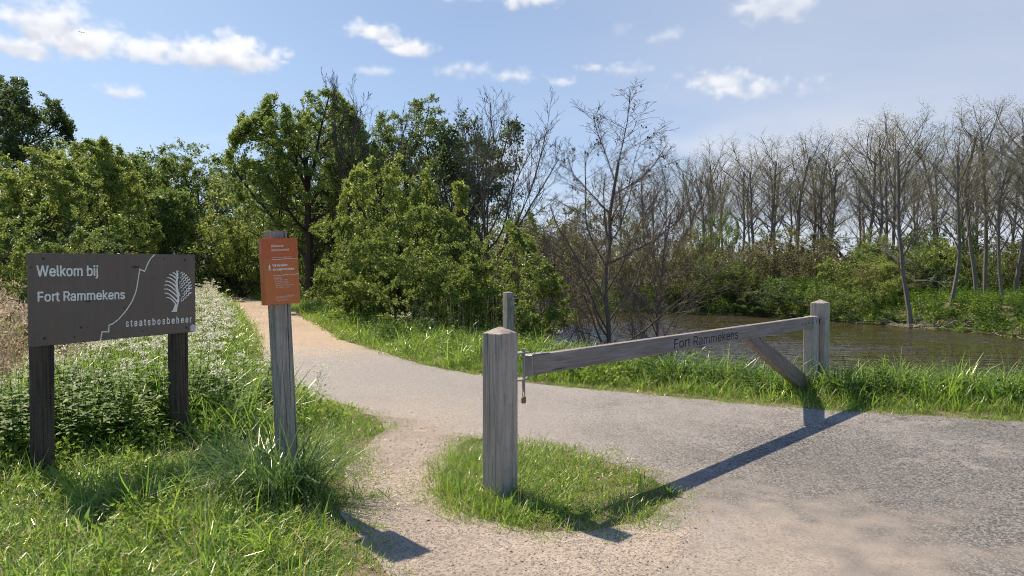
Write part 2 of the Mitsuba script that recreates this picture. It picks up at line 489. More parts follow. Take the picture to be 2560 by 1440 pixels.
# latch post in the foreground: faces across and along the gate
post = chamfered_post(.176, 1.122, .046)
tools = []
for x, zc, l, w, t in ((-.02, .62, 1.15, .0035, .01), (.035, .35, .8, .0026, -.02), (-.055, .86, .5, .002, .0), (.06, .9, .42, .002, .02), (.005, .15, .4, .0026, .03)):
    c = crack(w, .035, l, zc, t)
    c.apply_translation([x, -.0885, 0])
    tools.append(yaw(c, -PI / 2, [0, 0, 0]))
for x, zc, l, w, t in ((.03, .42, .8, .0028, .0), (-.05, .75, .5, .002, .02), (.062, .2, .38, .003, -.02)):
    c = crack(w, .03, l, zc, t)
    c.apply_translation([x, -.0885, 0])
    tools.append(c)
post = cut(post, tools)
g1 = fresh('gate_post')
label(g1, 'thick square weathered oak post with a pyramid top standing in the grass island', 'gate post')
put(g1 + '__shaft', yaw(post, GATE_YAW, P1), 'oak_upright', smooth=25)


def rod(a, b, r, sides=14):
    return trimesh.creation.cylinder(r, segment=np.array([a, b]), sections=sides)


put(g1 + '__latch_plate', gbox(.090, .27, -.045, .035, .968, .978, .002), 'galvanised')
put(g1 + '__latch_plate_001', gbox(.090, .275, -.045, .035, .782, .792, .002), 'galvanised')
put(g1 + '__latch_backplate', gbox(.0885, .0955, -.047, .037, .75, 1.01, .002), 'galvanised')
put(g1 + '__latch_lever', trimesh.util.concatenate([gbox(.10, .17, -.02, .0, .984, .996, .003), rod(on_gate(.12, -.01, .978), on_gate(.12, -.01, 1.012), .009), rod(on_gate(.105, .02, 1.0), on_gate(.175, -.035, 1.013), .007)]), 'galvanised', smooth=30)
put(g1 + '__latch_pin', trimesh.util.concatenate([rod(on_gate(.232, .012, .70), on_gate(.232, .012, 1.0), .0105), rod(on_gate(.232, .012, .985), on_gate(.232, .012, 1.0), .017)]), 'galvanised', smooth=30)
for k, (s, o) in enumerate(((.13, .012), (.262, .022))):
    b = trimesh.creation.icosphere(2, .0125)
    b.apply_scale([1, 1, .6])
    b.apply_translation(on_gate(s, o, .795))
    put(g1 + '__bolt_head' + ('' if k == 0 else '_001'), b, 'galvanised', smooth=True)
# padlock hanging from the pin
pk = fresh('padlock')
label(pk, 'small brass padlock hanging from the latch pin below the beam end', 'padlock')
put(pk + '__body', gbox(.214, .250, .001, .023, .618, .664, .005), 'brass')
arc = [on_gate(.232 + .011 * math.cos(a), .012, .692 + .014 * math.sin(a)) for a in np.linspace(0, PI, 9)]
arc = [on_gate(.243, .012, .660)] + arc + [on_gate(.221, .012, .660)]
put(pk + '__shackle', trimesh.util.concatenate([rod(a, b, .0035, 8) for a, b in zip(arc[:-1], arc[1:])]), 'galvanised', smooth=40)

# far hinge post
g2 = fresh('gate_post')
label(g2, 'weathered oak hinge post at the pond side where the swinging beam ends', 'gate post')
P2 = on_gate(5.955)
post2 = chamfered_post(.178, 1.098, .045)
tools = []
for x, zc, l, w, t in ((.03, .55, 1.0, .0035, .0), (-.04, .8, .5, .002, .01)):
    c = crack(w, .035, l, zc, t)
    c.apply_translation([x, -.0893, 0])
    tools += [c, yaw(c, -PI / 2, [0, 0, 0])]
post2 = cut(post2, tools)
put(g2 + '__shaft', yaw(post2, GATE_YAW, P2), 'oak_upright', smooth=25)
for k, z in enumerate((.30, .88)):
    put(g2 + '__hinge_strap' + ('' if k == 0 else '_001'), gbox(5.845, 5.866, -.03, .03, z - .03, z + .03, .002), 'dark_iron')

# the swinging beam
gt = fresh('barrier_gate')
label(gt, 'swinging oak barrier beam engraved with the fort name, braced at its hinge end', 'gate')
W0, W1 = -.038, .038
Z0, Z1 = .806, .948
put(gt + '__beam', trimesh.util.concatenate([gbox(.305, 5.64, W0, W1, Z0, Z1), ]), 'oak_beam', smooth=25)
put(gt + '__upright', gbox(5.642, 5.82, W0 - .050, W1 - .003, .03, Z1 - .002), 'oak_upright', smooth=25)
bd = unit(np.array([5.66 - 3.95, -.80]))
bn = np.array([-bd[1], bd[0]])
bt = .076
corners = [(3.80, Z0 - .003), (4.18, Z0 - .003)]
# brace outline in the gate plane (s, z): cut flush under the beam and against the upright
poly = sg.Polygon([(3.80, Z0 - .002), (4.13, Z0 - .002), (5.640, .175), (5.640, .0), (5.60, -.02)])
br = trimesh.creation.extrude_polygon(poly, .085, engine='earcut')
m = np.eye(4)
m[:3, 0], m[:3, 1], m[:3, 2] = BEAM, [0, 0, 1], FACE
m[:3, 3] = on_gate(0, -.056, 0)
br.apply_transform(m)
put(gt + '__brace', br, 'oak_brace', smooth=False)
txt = meshkit.text_mesh('Fort Rammekens', .086, .006)
w = txt.bounds[1][0] - txt.bounds[0][0]
txt.apply_scale([1.29 / w, 1, 1])
txt.apply_translation([-txt.bounds[0][0], 0, 0])
m = np.eye(4)
m[:3, 0], m[:3, 1], m[:3, 2] = BEAM, [0, 0, 1], FACE
m[:3, 3] = on_gate(2.275, W1 - .0052, Z0 + .028)
txt.apply_transform(m)
put(gt + '__beam__lettering', txt, 'engraved_paint')
label(gt + '__beam__lettering', 'dark engraved words on the beam')
for k, s in enumerate((5.28, 5.38, 5.48, 5.59, 5.74)):
    b = rod(on_gate(s, W1 - .02, .875 + .002 * k), on_gate(s, W1 + .004, .875 + .002 * k), .0105, 12)
    put(gt + '__beam__bolt' + ('' if k == 0 else f'_{k:03d}'), b, 'dark_iron')
cap = trimesh.util.concatenate([gbox(.288, .3035, W0 - .004, W1 + .004, Z0 - .003, Z1 + .003, .004), gbox(.30, .50, -.030, .030, Z1 + .001, Z1 + .007, .002)])
put(gt + '__end_plate', cap, 'galvanised')
for k, s in enumerate((.36, .45)):
    b = trimesh.creation.icosphere(1, .009)
    b.apply_translation(on_gate(s, .0, Z1 + .008))
    put(gt + '__end_plate__screw' + ('' if k == 0 else '_001'), b, 'galvanised', smooth=True)

# open-position post further down the path
g3 = fresh('gate_post')
label(g3, 'slim grey oak post with a steel catch bracket far behind the foreground gate post', 'gate post')
P3 = np.array([-.06, 13.8, 0.0])
A3 = math.radians(30)
post3 = chamfered_post(.155, 1.075, .022)
put(g3 + '__shaft', yaw(post3, A3, P3), 'grey_post_wood', smooth=25)
d3 = np.array([math.cos(A3), math.sin(A3), 0])
f3 = np.array([math.sin(A3), -math.cos(A3), 0])


def box_at(c, ax, ay, size, bevel=.002):
    h = np.array(size) / 2
    m = trimesh.creation.box(size)
    t = np.eye(4)
    t[:3, 0], t[:3, 1], t[:3, 2], t[:3, 3] = ax, ay, np.cross(ax, ay), c
    m.apply_transform(t)
    return m


brk = []
base3 = P3 + f3 * .080 + d3 * .02
brk.append(box_at(base3 + [0, 0, .90], d3, -f3, (.09, .006, .17)))
brk.append(box_at(base3 + f3 * .055 + [0, 0, .982], d3, -f3, (.09, .11, .007)))
brk.append(box_at(base3 + f3 * .055 + [0, 0, .818], d3, -f3, (.09, .11, .007)))
tr = d3 * .085
put(g3 + '__catch_bracket', trimesh.util.concatenate([b for b in brk] + [rod(base3 + f3 * .10 + d3 * .02 + [0, 0, .982], base3 + f3 * .10 + d3 * .14 + [0, 0, .982], .007), rod(base3 + f3 * .10 + d3 * .02 + [0, 0, .818], base3 + f3 * .10 + d3 * .14 + [0, 0, .818], .007)]), 'galvanised')

# ------------------------------------------------------------------ brown welcome sign
BO = np.array([-3.496, 5.70, 1.0])
BR = np.array([.4646, .8855, 0.0])
BN = np.array([BR[1], -BR[0], 0.0])


def flat_on(mesh, origin, right, normal, off):
    m = mesh.copy()
    t = np.eye(4)
    t[:3, 0], t[:3, 1], t[:3, 2], t[:3, 3] = right, np.cross(normal, right), normal, origin + normal * off
    m.apply_transform(t)
    return m


def words(text, x0, y0, x1, y1, cap, origin, right, normal, off, bold=True, depth=.0015):
    """Lettering from (x0, y0) to (x1, y1) on a board, capitals cap metres high."""
    t = meshkit.text_mesh(text, cap, depth, bold)
    w = t.bounds[1][0] - t.bounds[0][0]
    t.apply_translation([-t.bounds[0][0], 0, 0])
    L = math.hypot(x1 - x0, y1 - y0)
    t.apply_scale([L / w, 1, 1])
    t.apply_transform(trimesh.transformations.rotation_matrix(math.atan2(y1 - y0, x1 - x0), [0, 0, 1]))
    t.apply_translation([x0, y0, 0])
    return flat_on(t, origin, right, normal, off)


def print_shape(poly, origin, right, normal, off, depth=.0015):
    gs = [g for g in getattr(poly, 'geoms', [poly]) if g.geom_type == 'Polygon' and g.area > 1e-7]
    return flat_on(trimesh.util.concatenate([trimesh.creation.extrude_polygon(g, depth, engine='earcut') for g in gs]), origin, right, normal, off)


def taper(pts, w0, w1):
    """A curved stroke through pts whose width runs from w0 to w1."""
    pts = np.array(pts, float)
    if len(pts) == 3:
        t = np.linspace(0, 1, 14)[:, None]
        c = 2 * pts[1] - .5 * (pts[0] + pts[2])
        pts = (1 - t) ** 2 * pts[0] + 2 * t * (1 - t) * c + t * t * pts[2]
    d = unit(np.gradient(pts, axis=0))
    n = np.stack([-d[:, 1], d[:, 0]], -1)
    w = np.linspace(w0, w1, len(pts))[:, None] / 2
    return sg.Polygon(np.vstack([pts + n * w, (pts - n * w)[::-1]])).buffer(0)


ws = fresh('welcome_sign')
label(ws, 'wide brown welcome board with white lettering and a tree emblem on two dark posts', 'sign')
bp = trimesh.convex.convex_hull(np.array([(x, y, z) for x, y, z in [(x + sx * .0, y, z) for sx in (0,) for x in (0, 1.468) for y in (-.012, .672) for z in (-.019, -.001)]] + [(x, y, .001) for x in (.002, 1.466) for y in (-.010, .670)]))
put(ws + '__board', flat_on(bp, BO, BR, BN, 0), 'brown_panel')
for k, (x, yz) in enumerate(((.125, 0), (1.345, 0))):
    pm = chamfered_post(.122, 1.05 if k else 1.06, .004, -.5, .006)
    tl = []
    for j in range(3):
        c = crack(.0022, .025, .5 + .2 * j, .35 + .2 * j, .01 * (j - 1))
        c.apply_translation([-.03 + .03 * j, -.0615, 0])
        tl += [c]
    pm = cut(pm, tl)
    pm.apply_transform(trimesh.transformations.rotation_matrix(.012 if k == 0 else .0, [0, 1, 0]))
    put(ws + '__post' + ('' if k == 0 else '_001'), yaw(pm, math.atan2(BR[1], BR[0]), BO * [1, 1, 0] + BR * x - BN * .083), 'dark_post_wood', smooth=25)
put(ws + '__board__lettering', words('Welkom bij', .058, .502, .542, .5006, .0765, BO, BR, BN, .001), 'white_print')
put(ws + '__board__lettering_001', words('Fort Rammekens', .062, .317, .771, .310, .070, BO, BR, BN, .001), 'white_print')
put(ws + '__board__lettering_002', words('s t a a t s b o s b e h e e r', .775, .0815, 1.4245, .0757, .056, BO, BR, BN, .001), 'white_print')
FORT = [(1.054, .6695), (1.017, .637), (.9865, .592), (.9557, .528), (.9125, .547), (.9025, .508), (.890, .436), (.871, .359), (.835, .284), (.7826, .215), (.714, .148), (.664, .116), (.6257, .104), (.6227, .0524), (.5658, .0568), (.552, -.0113)]
put(ws + '__board__outline_print', print_shape(sg.LineString(FORT).buffer(.0042, join_style=2, cap_style=2), BO, BR, BN, .001), 'white_print')
RIBS = [[(1.2316, .5191), (1.2563, .5056), (1.2811, .4815)], [(1.1972, .5011), (1.2373, .4874), (1.2744, .4577)], [(1.1721, .4743), (1.2213, .4613), (1.2676, .4261)], [(1.1545, .4427), (1.2084, .4327), (1.267, .389)],
        [(1.1447, .408), (1.2017, .4013), (1.2769, .341)], [(1.143, .3742), (1.2011, .3646), (1.2845, .2983)], [(1.1485, .3411), (1.2066, .3223), (1.2837, .2531)], [(1.1644, .3056), (1.2184, .285), (1.2676, .23)]]
STEM = [(1.2693, .5319), (1.2926, .5317), (1.2848, .517), (1.2909, .5026), (1.2869, .4893), (1.2918, .4776), (1.2805, .447), (1.2799, .4099), (1.2886, .3619), (1.3081, .3107), (1.2941, .3059), (1.2968, .2765), (1.2834, .2345),
        (1.2735, .2084), (1.2699, .1757), (1.2092, .1775), (1.2306, .1948), (1.2436, .2232), (1.2502, .2414), (1.2675, .2273), (1.2775, .256), (1.2762, .2933), (1.2681, .3413), (1.2588, .384), (1.2594, .4263), (1.2663, .4632), (1.2731, .4948)]
WAVES = [[(1.3294, .5218), (1.3087, .5039)], [(1.3516, .5125), (1.3061, .4625)], [(1.3727, .4988), (1.2978, .4201)], [(1.3886, .4798), (1.3018, .3945)], [(1.4058, .4607), (1.3047, .3747)], [(1.4185, .4362), (1.317, .3503)],
         [(1.4233, .4091), (1.3307, .3232)], [(1.4242, .3847), (1.3128, .2838)], [(1.4203, .3416), (1.3124, .2598)]]
shapes = [taper(r, .007, .0135) for r in RIBS] + [sg.Polygon(STEM).buffer(0)]
for a, b in WAVES:
    a, b = np.array(a), np.array(b)
    L = np.linalg.norm(b - a)
    t = np.linspace(0, 1, max(8, int(L / .0035)))
    d = (b - a) / L
    pts = a + (b - a) * t[:, None] + np.array([-d[1], d[0]]) * (.0042 * np.sin(2 * PI * t * L / .034))[:, None]
    shapes.append(taper(pts, .0115, .0035))
put(ws + '__board__emblem', print_shape(shapely.union_all(shapes), BO, BR, BN, .001), 'white_print')
label(ws + '__board__emblem', 'white tree emblem with ribbed left half and wavy right half')
put(ws + '__board__sticker', print_shape(sg.Polygon([(1.4105, -.004), (1.4645, -.0085), (1.4645, .0505), (1.424, .0545), (1.4105, .040)]), BO, BR, BN, .001, .001), 'sticker_vinyl')
for k, (x, y) in enumerate(((.109, .630), (1.363, .6246), (.1075, .0434), (1.369, .032))):
    s = trimesh.creation.cylinder(.0095, .006, sections=12)
    s.apply_translation([x, y, .002])
    put(ws + '__board__screw' + ('' if k == 0 else f'_{k:03d}'), flat_on(s, BO, BR, BN, 0), 'dark_iron')

# ------------------------------------------------------------------ orange information post
ip = fresh('information_post')
label(ip, 'leaning grey wooden post carrying an orange rules panel with white print', 'information post')
LEAN = math.radians(2.5)
QN, QR = np.array([.68, -.733, 0]), np.array([.733, .68, 0])
QN, QR = unit(QN), unit(QR)
OP = np.array([-1.6365, 5.50, 0.0])
lean = trimesh.transformations.rotation_matrix(-LEAN, [0, 1, 0])
lean[:3, 3] = OP - lean[:3, :3] @ (OP * 0) + np.array([LEAN * 1.55, 0, 0])
pm = chamfered_post(.118, 1.815, .006, -.45, .006)
tl = []
for x, zc, l, w, t in ((.028, 1.1, 1.3, .004, .02), (-.02, .6, .9, .0028, -.03), (.045, .45, .7, .003, .0)):
    c = crack(w, .035, l, zc, t)
    c.apply_translation([x, -.0595, 0])
    tl += [c, yaw(c, -PI / 2, [0, 0, 0])]
pm = cut(pm, tl)
pm = yaw(pm, math.atan2(QR[1], QR[0]), [0, 0, 0])
pm.apply_transform(lean)
put(ip + '__post', pm, 'grey_post_wood', smooth=25)
lr, ln = lean[:3, :3] @ QR, lean[:3, :3] @ QN
PO = np.array([-1.581, 5.42, 1.5])


def panel_mesh():
    x0, x1, y0, y1, d, b = -.131, .131, -.185, .272, .062, .006
    ring = lambda i: [(x0 + i, y0 + i), (x1 - i, y0 + i), (x1 - i, y1 - i), (x0 + i, y1 - i)]
    pts = [(x, y, -d) for x, y in ring(.002)] + [(x, y, -b) for x, y in ring(0)] + [(x, y, 0) for x, y in ring(b)]
    return trimesh.convex.convex_hull(np.array(pts))


put(ip + '__panel', flat_on(panel_mesh(), PO, lr, ln, 0), 'orange_panel')
pw = lambda t, x0, y0, x1, y1, cap, bold=False: words(t, x0, y0, x1, y1, cap, PO, lr, ln, 0, bold, .0008)
put(ip + '__panel__lettering', pw('Walcheren', -.0686, .209, .0196, .210, .0165), 'white_print')
put(ip + '__panel__lettering_001', pw('Rammekenshoek', -.0689, .1815, .0654, .183, .0165), 'white_print')
put(ip + '__panel__lettering_002', pw('Vrij wandelen', -.0656, .0768, .0442, .0782, .0155, True), 'white_print')
put(ip + '__panel__lettering_003', pw('op wegen en paden', -.0641, .0498, .0926, .0509, .0155, True), 'white_print')
put(ip + '__panel__small_lettering', pw('Informatie op www.staatsbosbeheer.nl', -.0676, .1344, .0815, .1367, .0065), 'small_print')
for k, (t, x0, y0, x1, y1) in enumerate((('Geen toegang', -.062, -.0065, -.0065, -.0064), ('buiten wegen en paden', -.0523, -.0186, .0378, -.0184), ('voor loslopende honden', -.0511, -.0309, .040, -.0303), ('met fietsen en bij paarden', -.0503, -.0426, .049, -.0419),
                                             ('buiten de daarvoor aangegeven route', -.0505, -.056, .0934, -.0563), ('voor gemotoriseerd verkeer', -.0493, -.0700, .0565, -.0710), ('Het overtreden van deze regels is strafbaar', -.0557, -.1353, .0872, -.1300), ('volgens artikel van het wetboek', -.0558, -.1445, .0641, -.1390), ('De gebiedsbeheerder', -.0538, -.1605, .0387, -.1565))):
    put(f'{ip}__panel__small_lettering_{k + 1:03d}', pw(t, x0, y0, x1, y1, .007 if k else .008, k == 0), 'small_print')
for k, (x0, y0, x1, y1) in enumerate(((-.0686, .1244, .127, .1290), (-.0618, .0135, .128, .0195))):
    put(ip + '__panel__rule' + ('' if k == 0 else '_001'), print_shape(sg.LineString([(x0, y0), (x1, y1)]).buffer(.0013, cap_style=2), PO, lr, ln, 0, .0008), 'white_print')
man = shapely.union_all([sg.Point(-.0872, .0868).buffer(.0032), sg.LineString([(-.0874, .082), (-.0876, .0665)]).buffer(.0042), sg.LineString([(-.0866, .067), (-.0835, .0515)]).buffer(.0021), sg.LineString([(-.0886, .067), (-.0925, .0515)]).buffer(.0021),
                         sg.LineString([(-.0900, .081), (-.0922, .068)]).buffer(.0013), sg.LineString([(-.085, .081), (-.0825, .069)]).buffer(.0013)])
put(ip + '__panel__walker_pictogram', print_shape(man, PO, lr, ln, 0, .0008), 'white_print')

# ------------------------------------------------------------------ trees: branching skeletons with leaves


def grow(rng, base, dirs, lens, r0, n, up, wob, rend):
    P = np.empty((len(base), n, 3))
    P[:, 0] = base
    d = unit(dirs)
    for i in range(1, n):
        d = unit(d + rng.normal(0, wob, d.shape) + np.array([0, 0, up]))
        P[:, i] = P[:, i - 1] + d * (lens / (n - 1))[:, None]
    return P, r0[:, None] * np.linspace(1, rend, n)


def sprout(rng, P, R, L, k, t0, t1, ang, fac, shape, n, up, wob, rfac=.5, rend=.4):
    N, m, _ = P.shape
    t = t0 + (t1 - t0) * (np.arange(k)[None] + rng.random((N, k))) / k
    q = t * (m - 1)
    i = np.minimum(q.astype(int), m - 2)
    f = (q - i)[..., None]
    a = np.arange(N)[:, None]
    base = P[a, i] * (1 - f) + P[a, i + 1] * f
    tan = unit(P[a, i + 1] - P[a, i])
    rad = R[a, i] * (1 - f[..., 0]) + R[a, i + 1] * f[..., 0]
    phi = np.arange(k)[None] * 2.4 + rng.random((N, 1)) * 6.28 + rng.normal(0, .5, (N, k))
    ref = np.where(np.abs(tan[..., 2:]) < .9, [0, 0, 1.0], [1.0, 0, 0])
    u = unit(np.cross(tan, ref))
    v = np.cross(tan, u)
    A = (ang + rng.normal(0, .16, (N, k)))[..., None]
    d = np.cos(A) * tan + np.sin(A) * (np.cos(phi)[..., None] * u + np.sin(phi)[..., None] * v)
    lens = L[:, None] * fac * (1 - shape * t) * rng.uniform(.6, 1.25, (N, k))
    lens, rad = lens.ravel(), rad.ravel()
    P2, R2 = grow(rng, base.reshape(-1, 3), d.reshape(-1, 3), lens, np.maximum(rad * rfac, .002), n, up, wob, rend)
    return P2, R2, lens


def tubes(P, R, sides):
    N, n, _ = P.shape
    t = unit(np.gradient(P, axis=1))
    ref = np.where(np.abs(t[..., 2:]) < .9, [0, 0, 1.0], [1.0, 0, 0])
    a = unit(np.cross(t, ref))
    b = np.cross(t, a)
    ang = np.arange(sides) * 2 * PI / sides
    v = P[:, :, None] + R[:, :, None, None] * (np.cos(ang)[:, None] * a[:, :, None] + np.sin(ang)[:, None] * b[:, :, None])
    i, j = np.meshgrid(np.arange(n - 1), np.arange(sides), indexing='ij')
    q = np.stack([i * sides + j, i * sides + (j + 1) % sides, (i + 1) * sides + (j + 1) % sides, (i + 1) * sides + j], -1).reshape(-1, 4)
    f = np.vstack([q[:, [0, 1, 2]], q[:, [0, 2, 3]]])
    f = (f[None] + (np.arange(N) * n * sides)[:, None, None]).reshape(-1, 3)
    return v.reshape(-1, 3), f


def leaves(rng, pts, out, size, upness=.5, aspect=.62, spread=.5):
    """Bent leaf-sized faces at pts: two triangles hinged on the midrib."""
    N = len(pts)
    a = unit(out + rng.normal(0, .8, (N, 3)) + [0, 0, -.15])
    nrm = rng.normal(0, 1, (N, 3)) + [0, 0, upness * 2]
    nrm = unit(nrm - a * (nrm * a).sum(1, keepdims=True))
    s = np.cross(a, nrm)
    L = size * rng.uniform(.5, 1.4, (N, 1))
    w = L * aspect * .5
    fold = nrm * w * .35
    p = pts + rng.normal(0, spread, (N, 3)) * L
    v = np.stack([p, p + a * L * .5 + s * w + fold, p + a * L, p + a * L * .5 - s * w + fold], 1).reshape(-1, 3)
    k = np.arange(N)[:, None] * 4
    f = np.stack([k + [0, 1, 2], k + [0, 2, 3]], 1).reshape(-1, 3)
    return v, f


def tint(rng, base, n, rep, var=.16, hue=.12):
    """Per-leaf colours: each leaf a little lighter or darker, yellower or bluer than the next."""
    b = np.asarray(base)[None] * np.exp(rng.normal(0, var, (n, 1))) * np.exp(rng.normal(0, 1, (n, 1)) * np.array([[hue, 0, -hue]]))
    return np.repeat(np.clip(b, 0.004, .9), rep, 0)


SPECS = {
    # trunk, then levels (children, t0, t1, angle, length factor, shape, points, up, wobble)
    'broad': dict(trunk=.72, wob=.07, lv=[(15, .22, 1, .85, .78, .45, 7, .10, .14), (9, .2, 1, .75, .5, .35, 5, .05, .16), (7, .2, 1, .75, .42, .3, 4, .05, .2)], sides=(7, 5, 4, 3)),
    'maple': dict(trunk=.45, wob=.06, lv=[(12, .30, 1, .62, 1.25, .25, 8, .13, .12), (10, .2, 1, .7, .42, .4, 5, .06, .16), (7, .2, 1, .75, .42, .3, 4, .05, .2)], sides=(8, 5, 4, 3)),
    'ash': dict(trunk=.38, wob=.04, lv=[(10, .35, 1, .48, 1.5, .1, 9, .07, .07), (11, .2, 1, .5, .40, .45, 6, .09, .07), (7, .15, 1, .5, .42, .3, 4, .08, .08), (4, .2, 1, .55, .5, .3, 3, .05, .1)], sides=(8, 6, 4, 3, 3)),
    'alder': dict(trunk=.88, wob=.045, lv=[(17, .12, .97, .50, .56, .42, 9, .14, .06), (11, .15, 1, .5, .38, .4, 6, .09, .07), (8, .15, 1, .5, .42, .35, 4, .09, .08), (2, .2, 1, .55, .5, .3, 3, .05, .1)], sides=(7, 5, 4, 3, 3)),
    'poplar': dict(trunk=.93, wob=.03, lv=[(16, .36, .98, .44, .38, .3, 7, .11, .08), (8, .2, 1, .5, .42, .4, 5, .09, .1), (7, .15, 1, .55, .42, .3, 3, .07, .12)], sides=(7, 4, 3, 3)),
    'shrub': dict(trunk=.08, wob=.05, lv=[(9, .0, 1, .62, 9.5, .1, 7, .05, .10), (10, .15, 1, .75, .42, .4, 5, .03, .16), (7, .2, 1, .8, .45, .3, 4, .03, .2)], sides=(5, 4, 3, 3)),
    'twiggy': dict(trunk=.06, wob=.05, lv=[(11, .0, 1, .50, 13, .1, 8, .04, .10), (10, .15, 1, .6, .4, .4, 5, .05, .15), (7, .2, 1, .7, .5, .3, 4, .03, .18)], sides=(5, 4, 3, 3)),
}


def skeleton(seed, spec, H, W, lean=(0, 0), r=None, kids=1.0, full=True):
    s = SPECS[spec]
    rng = np.random.default_rng(seed)
    L = np.array([H * s['trunk']])
    P, R = grow(rng, np.zeros((1, 3)), np.array([[lean[0], lean[1], 1.0]]), L, np.array([r or H * .017]), 10, .02, s['wob'], .55)
    levels = [(P, R)]
    for j, (k, t0, t1, ang, fac, shp, n, up, wob) in enumerate(s['lv']):
        k = max(2, int(round(k * (kids if j else 1))))
        P, R, L = sprout(rng, P, R, L, k, t0, t1, ang, fac, shp, n, up, wob)
        levels.append((P, R))
    allp = np.vstack([p.reshape(-1, 3) for p, _ in levels])
    zt = np.percentile(allp[:, 2], 99.7)
    c = (np.percentile(allp[:, :2], 2.5, axis=0) + np.percentile(allp[:, :2], 97.5, axis=0)) / 2
    half = (np.percentile(allp[:, :2], 97.5, axis=0) - np.percentile(allp[:, :2], 2.5, axis=0)) / 2
    f = np.array([W / 2 / half.mean(), W / 2 / half.mean(), H / zt])
    out = []
    zc, rz = (.35, .65) if spec in ('shrub', 'twiggy') else (.52, .48)
    off = rng.uniform(0, 50, 3)
    for j, (p, q) in enumerate(levels):
        p = p * f * (1.12 if j and full else 1.0)
        p[..., :2] -= (c * f[:2]) * np.clip(p[..., 2:] / (H * .6), 0, 1)
        if j:
            e = (p - np.array([0, 0, zc * H])) / np.array([W / 2, W / 2, rz * H])
            ra = np.linalg.norm(e, axis=-1, keepdims=True)
            lump = .86 + .34 * meshkit.noise(e / np.maximum(ra, 1e-6) * 2.6 + off)[..., None]
            k = ra / lump
            if full:   # leafy crowns round themselves off; bare trees keep their spiky outline
                p = np.array([0, 0, zc * H]) + (p - np.array([0, 0, zc * H])) * np.where(k > .7, (.7 + .42 * np.tanh((k - .7) / .42)) / np.maximum(k, 1e-6), 1.0)
        p[..., 2] = np.where(p[..., 2] < 0, p[..., 2] * .3, p[..., 2])
        out.append((p, q))
    return out, s['sides'], rng


def tree_meshes(seed, spec, H, W, leaf=None, size=.11, per=14, bark=(.06, .05, .042), lean=(0, 0), r=None, kids=1.0, minr=.0, upness=.85, floor=None, var=.2, hue=.07, extra=None):
    """(trunk mesh, trunk colours, crown mesh, crown colours) with the foot at the origin. leaf None: a bare tree, whose crown is its twigs."""
    lv, sides, rng = skeleton(seed, spec, H, W, lean, r, kids, leaf is not None)
    wood_parts = [tubes(p, np.maximum(q, minr), sd) for (p, q), sd in zip(lv, sides)]
    last, _ = lv[-1]
    if leaf is None:
        tv, tf = join(wood_parts[:2])
        cv, cf = join(wood_parts[2:])
        return (tv, tf), tint(rng, bark, len(tv), 1, .05, .02), (cv, cf), tint(rng, np.asarray(bark) * 1.15, len(cv), 1, .06, .02)
    tv, tf = join(wood_parts)
    N, n, _ = last.shape
    t = rng.uniform(.15, 1.06, (N, per)) * (n - 1)
    i = np.clip(t.astype(int), 0, n - 2)
    f = (t - i)[..., None]
    a = np.arange(N)[:, None]
    pts = (last[a, i] * (1 - f) + last[a, i + 1] * f)
    out = unit(last[a, i + 1] - last[a, i])
    pts, out = pts.reshape(-1, 3), out.reshape(-1, 3)
    if floor is not None:
        keep = pts[:, 2] > floor
        pts, out = pts[keep], out[keep]
    cv, cf = leaves(rng, pts, out, size, upness)
    twig = np.repeat(np.exp(rng.normal(0, .10, N)), per)
    col = tint(rng, leaf, len(pts), 4, var, hue)
    return (tv, tf), tint(rng, bark, len(tv), 1, .05, .02), (cv, cf), col


def sit(mesh, x, y, dz=0.0, rot=0.0):
    v = mesh[0]
    c, s = math.cos(rot), math.sin(rot)
    v = np.stack([v[:, 0] * c - v[:, 1] * s + x, v[:, 0] * s + v[:, 1] * c + y, v[:, 2] + dz], -1)
    return v, mesh[1]


def plant_tree(name, text, cat, x, y, top, W, seed, spec, group=None, sink=.12, rot=0.0, **kw):
    z = float(height([x], [y])[0]) - sink
    tm, tc, cm, cc = tree_meshes(seed, spec, top - z, W, **kw)
    key = fresh(name)
    label(key, text, cat, group)
    bare = kw.get('leaf') is None
    put(key + '__trunk', sit(tm, x, y, z, rot), 'bark', color=tc)
    put(key + ('__twigs' if bare else '__crown'), sit(cm, x, y, z, rot), 'bark' if bare else 'foliage', color=cc)
    return key


YG = (.285, .365, .085)   # fresh yellow-green maple leaf
MG = (.17, .25, .062)   # mid green
DG = (.10, .155, .05)   # darker green
HG = (.205, .28, .06)   # hawthorn
OL = (.205, .215, .08)   # olive, half-open buds
DARKBARK = (.055, .046, .038)

# --- the left wood
plant_tree('oak_tree', 'tall dark green tree cut by the left picture edge', 'tree', -22.4, 34, 9.4, 6.4, 11, 'broad', leaf=DG, size=.105, per=56, bark=DARKBARK)
plant_tree('maple_tree', 'yellow-green maple at the far left below the tall dark tree', 'tree', -16.9, 27, 5.4, 4.6, 12, 'broad', leaf=YG, size=.075, per=64, bark=DARKBARK)
plant_tree('maple_tree', 'yellow-green maple left of the domed tree, behind the brown sign', 'tree', -16.6, 31, 6.35, 4.2, 13, 'broad', leaf=YG, size=.08, per=60, bark=DARKBARK)
plant_tree('wood_tree', 'distant green tree in the gap left of the domed tree', 'tree', -29.7, 58, 9.8, 6.0, 14, 'broad', leaf=MG, size=.26, per=12, bark=DARKBARK)
plant_tree('wood_tree', 'distant green tree touching the left flank of the domed tree', 'tree', -24.0, 50, 8.3, 5.4, 15, 'broad', leaf=MG, size=.24, per=12, bark=DARKBARK)
plant_tree('domed_tree', 'broad domed green tree with dark open trunks beneath, above the brown sign', 'tree', -17.9, 43, 8.2, 8.0, 16, 'maple', leaf=MG, size=.11, per=60, bark=DARKBARK, floor=2.6)
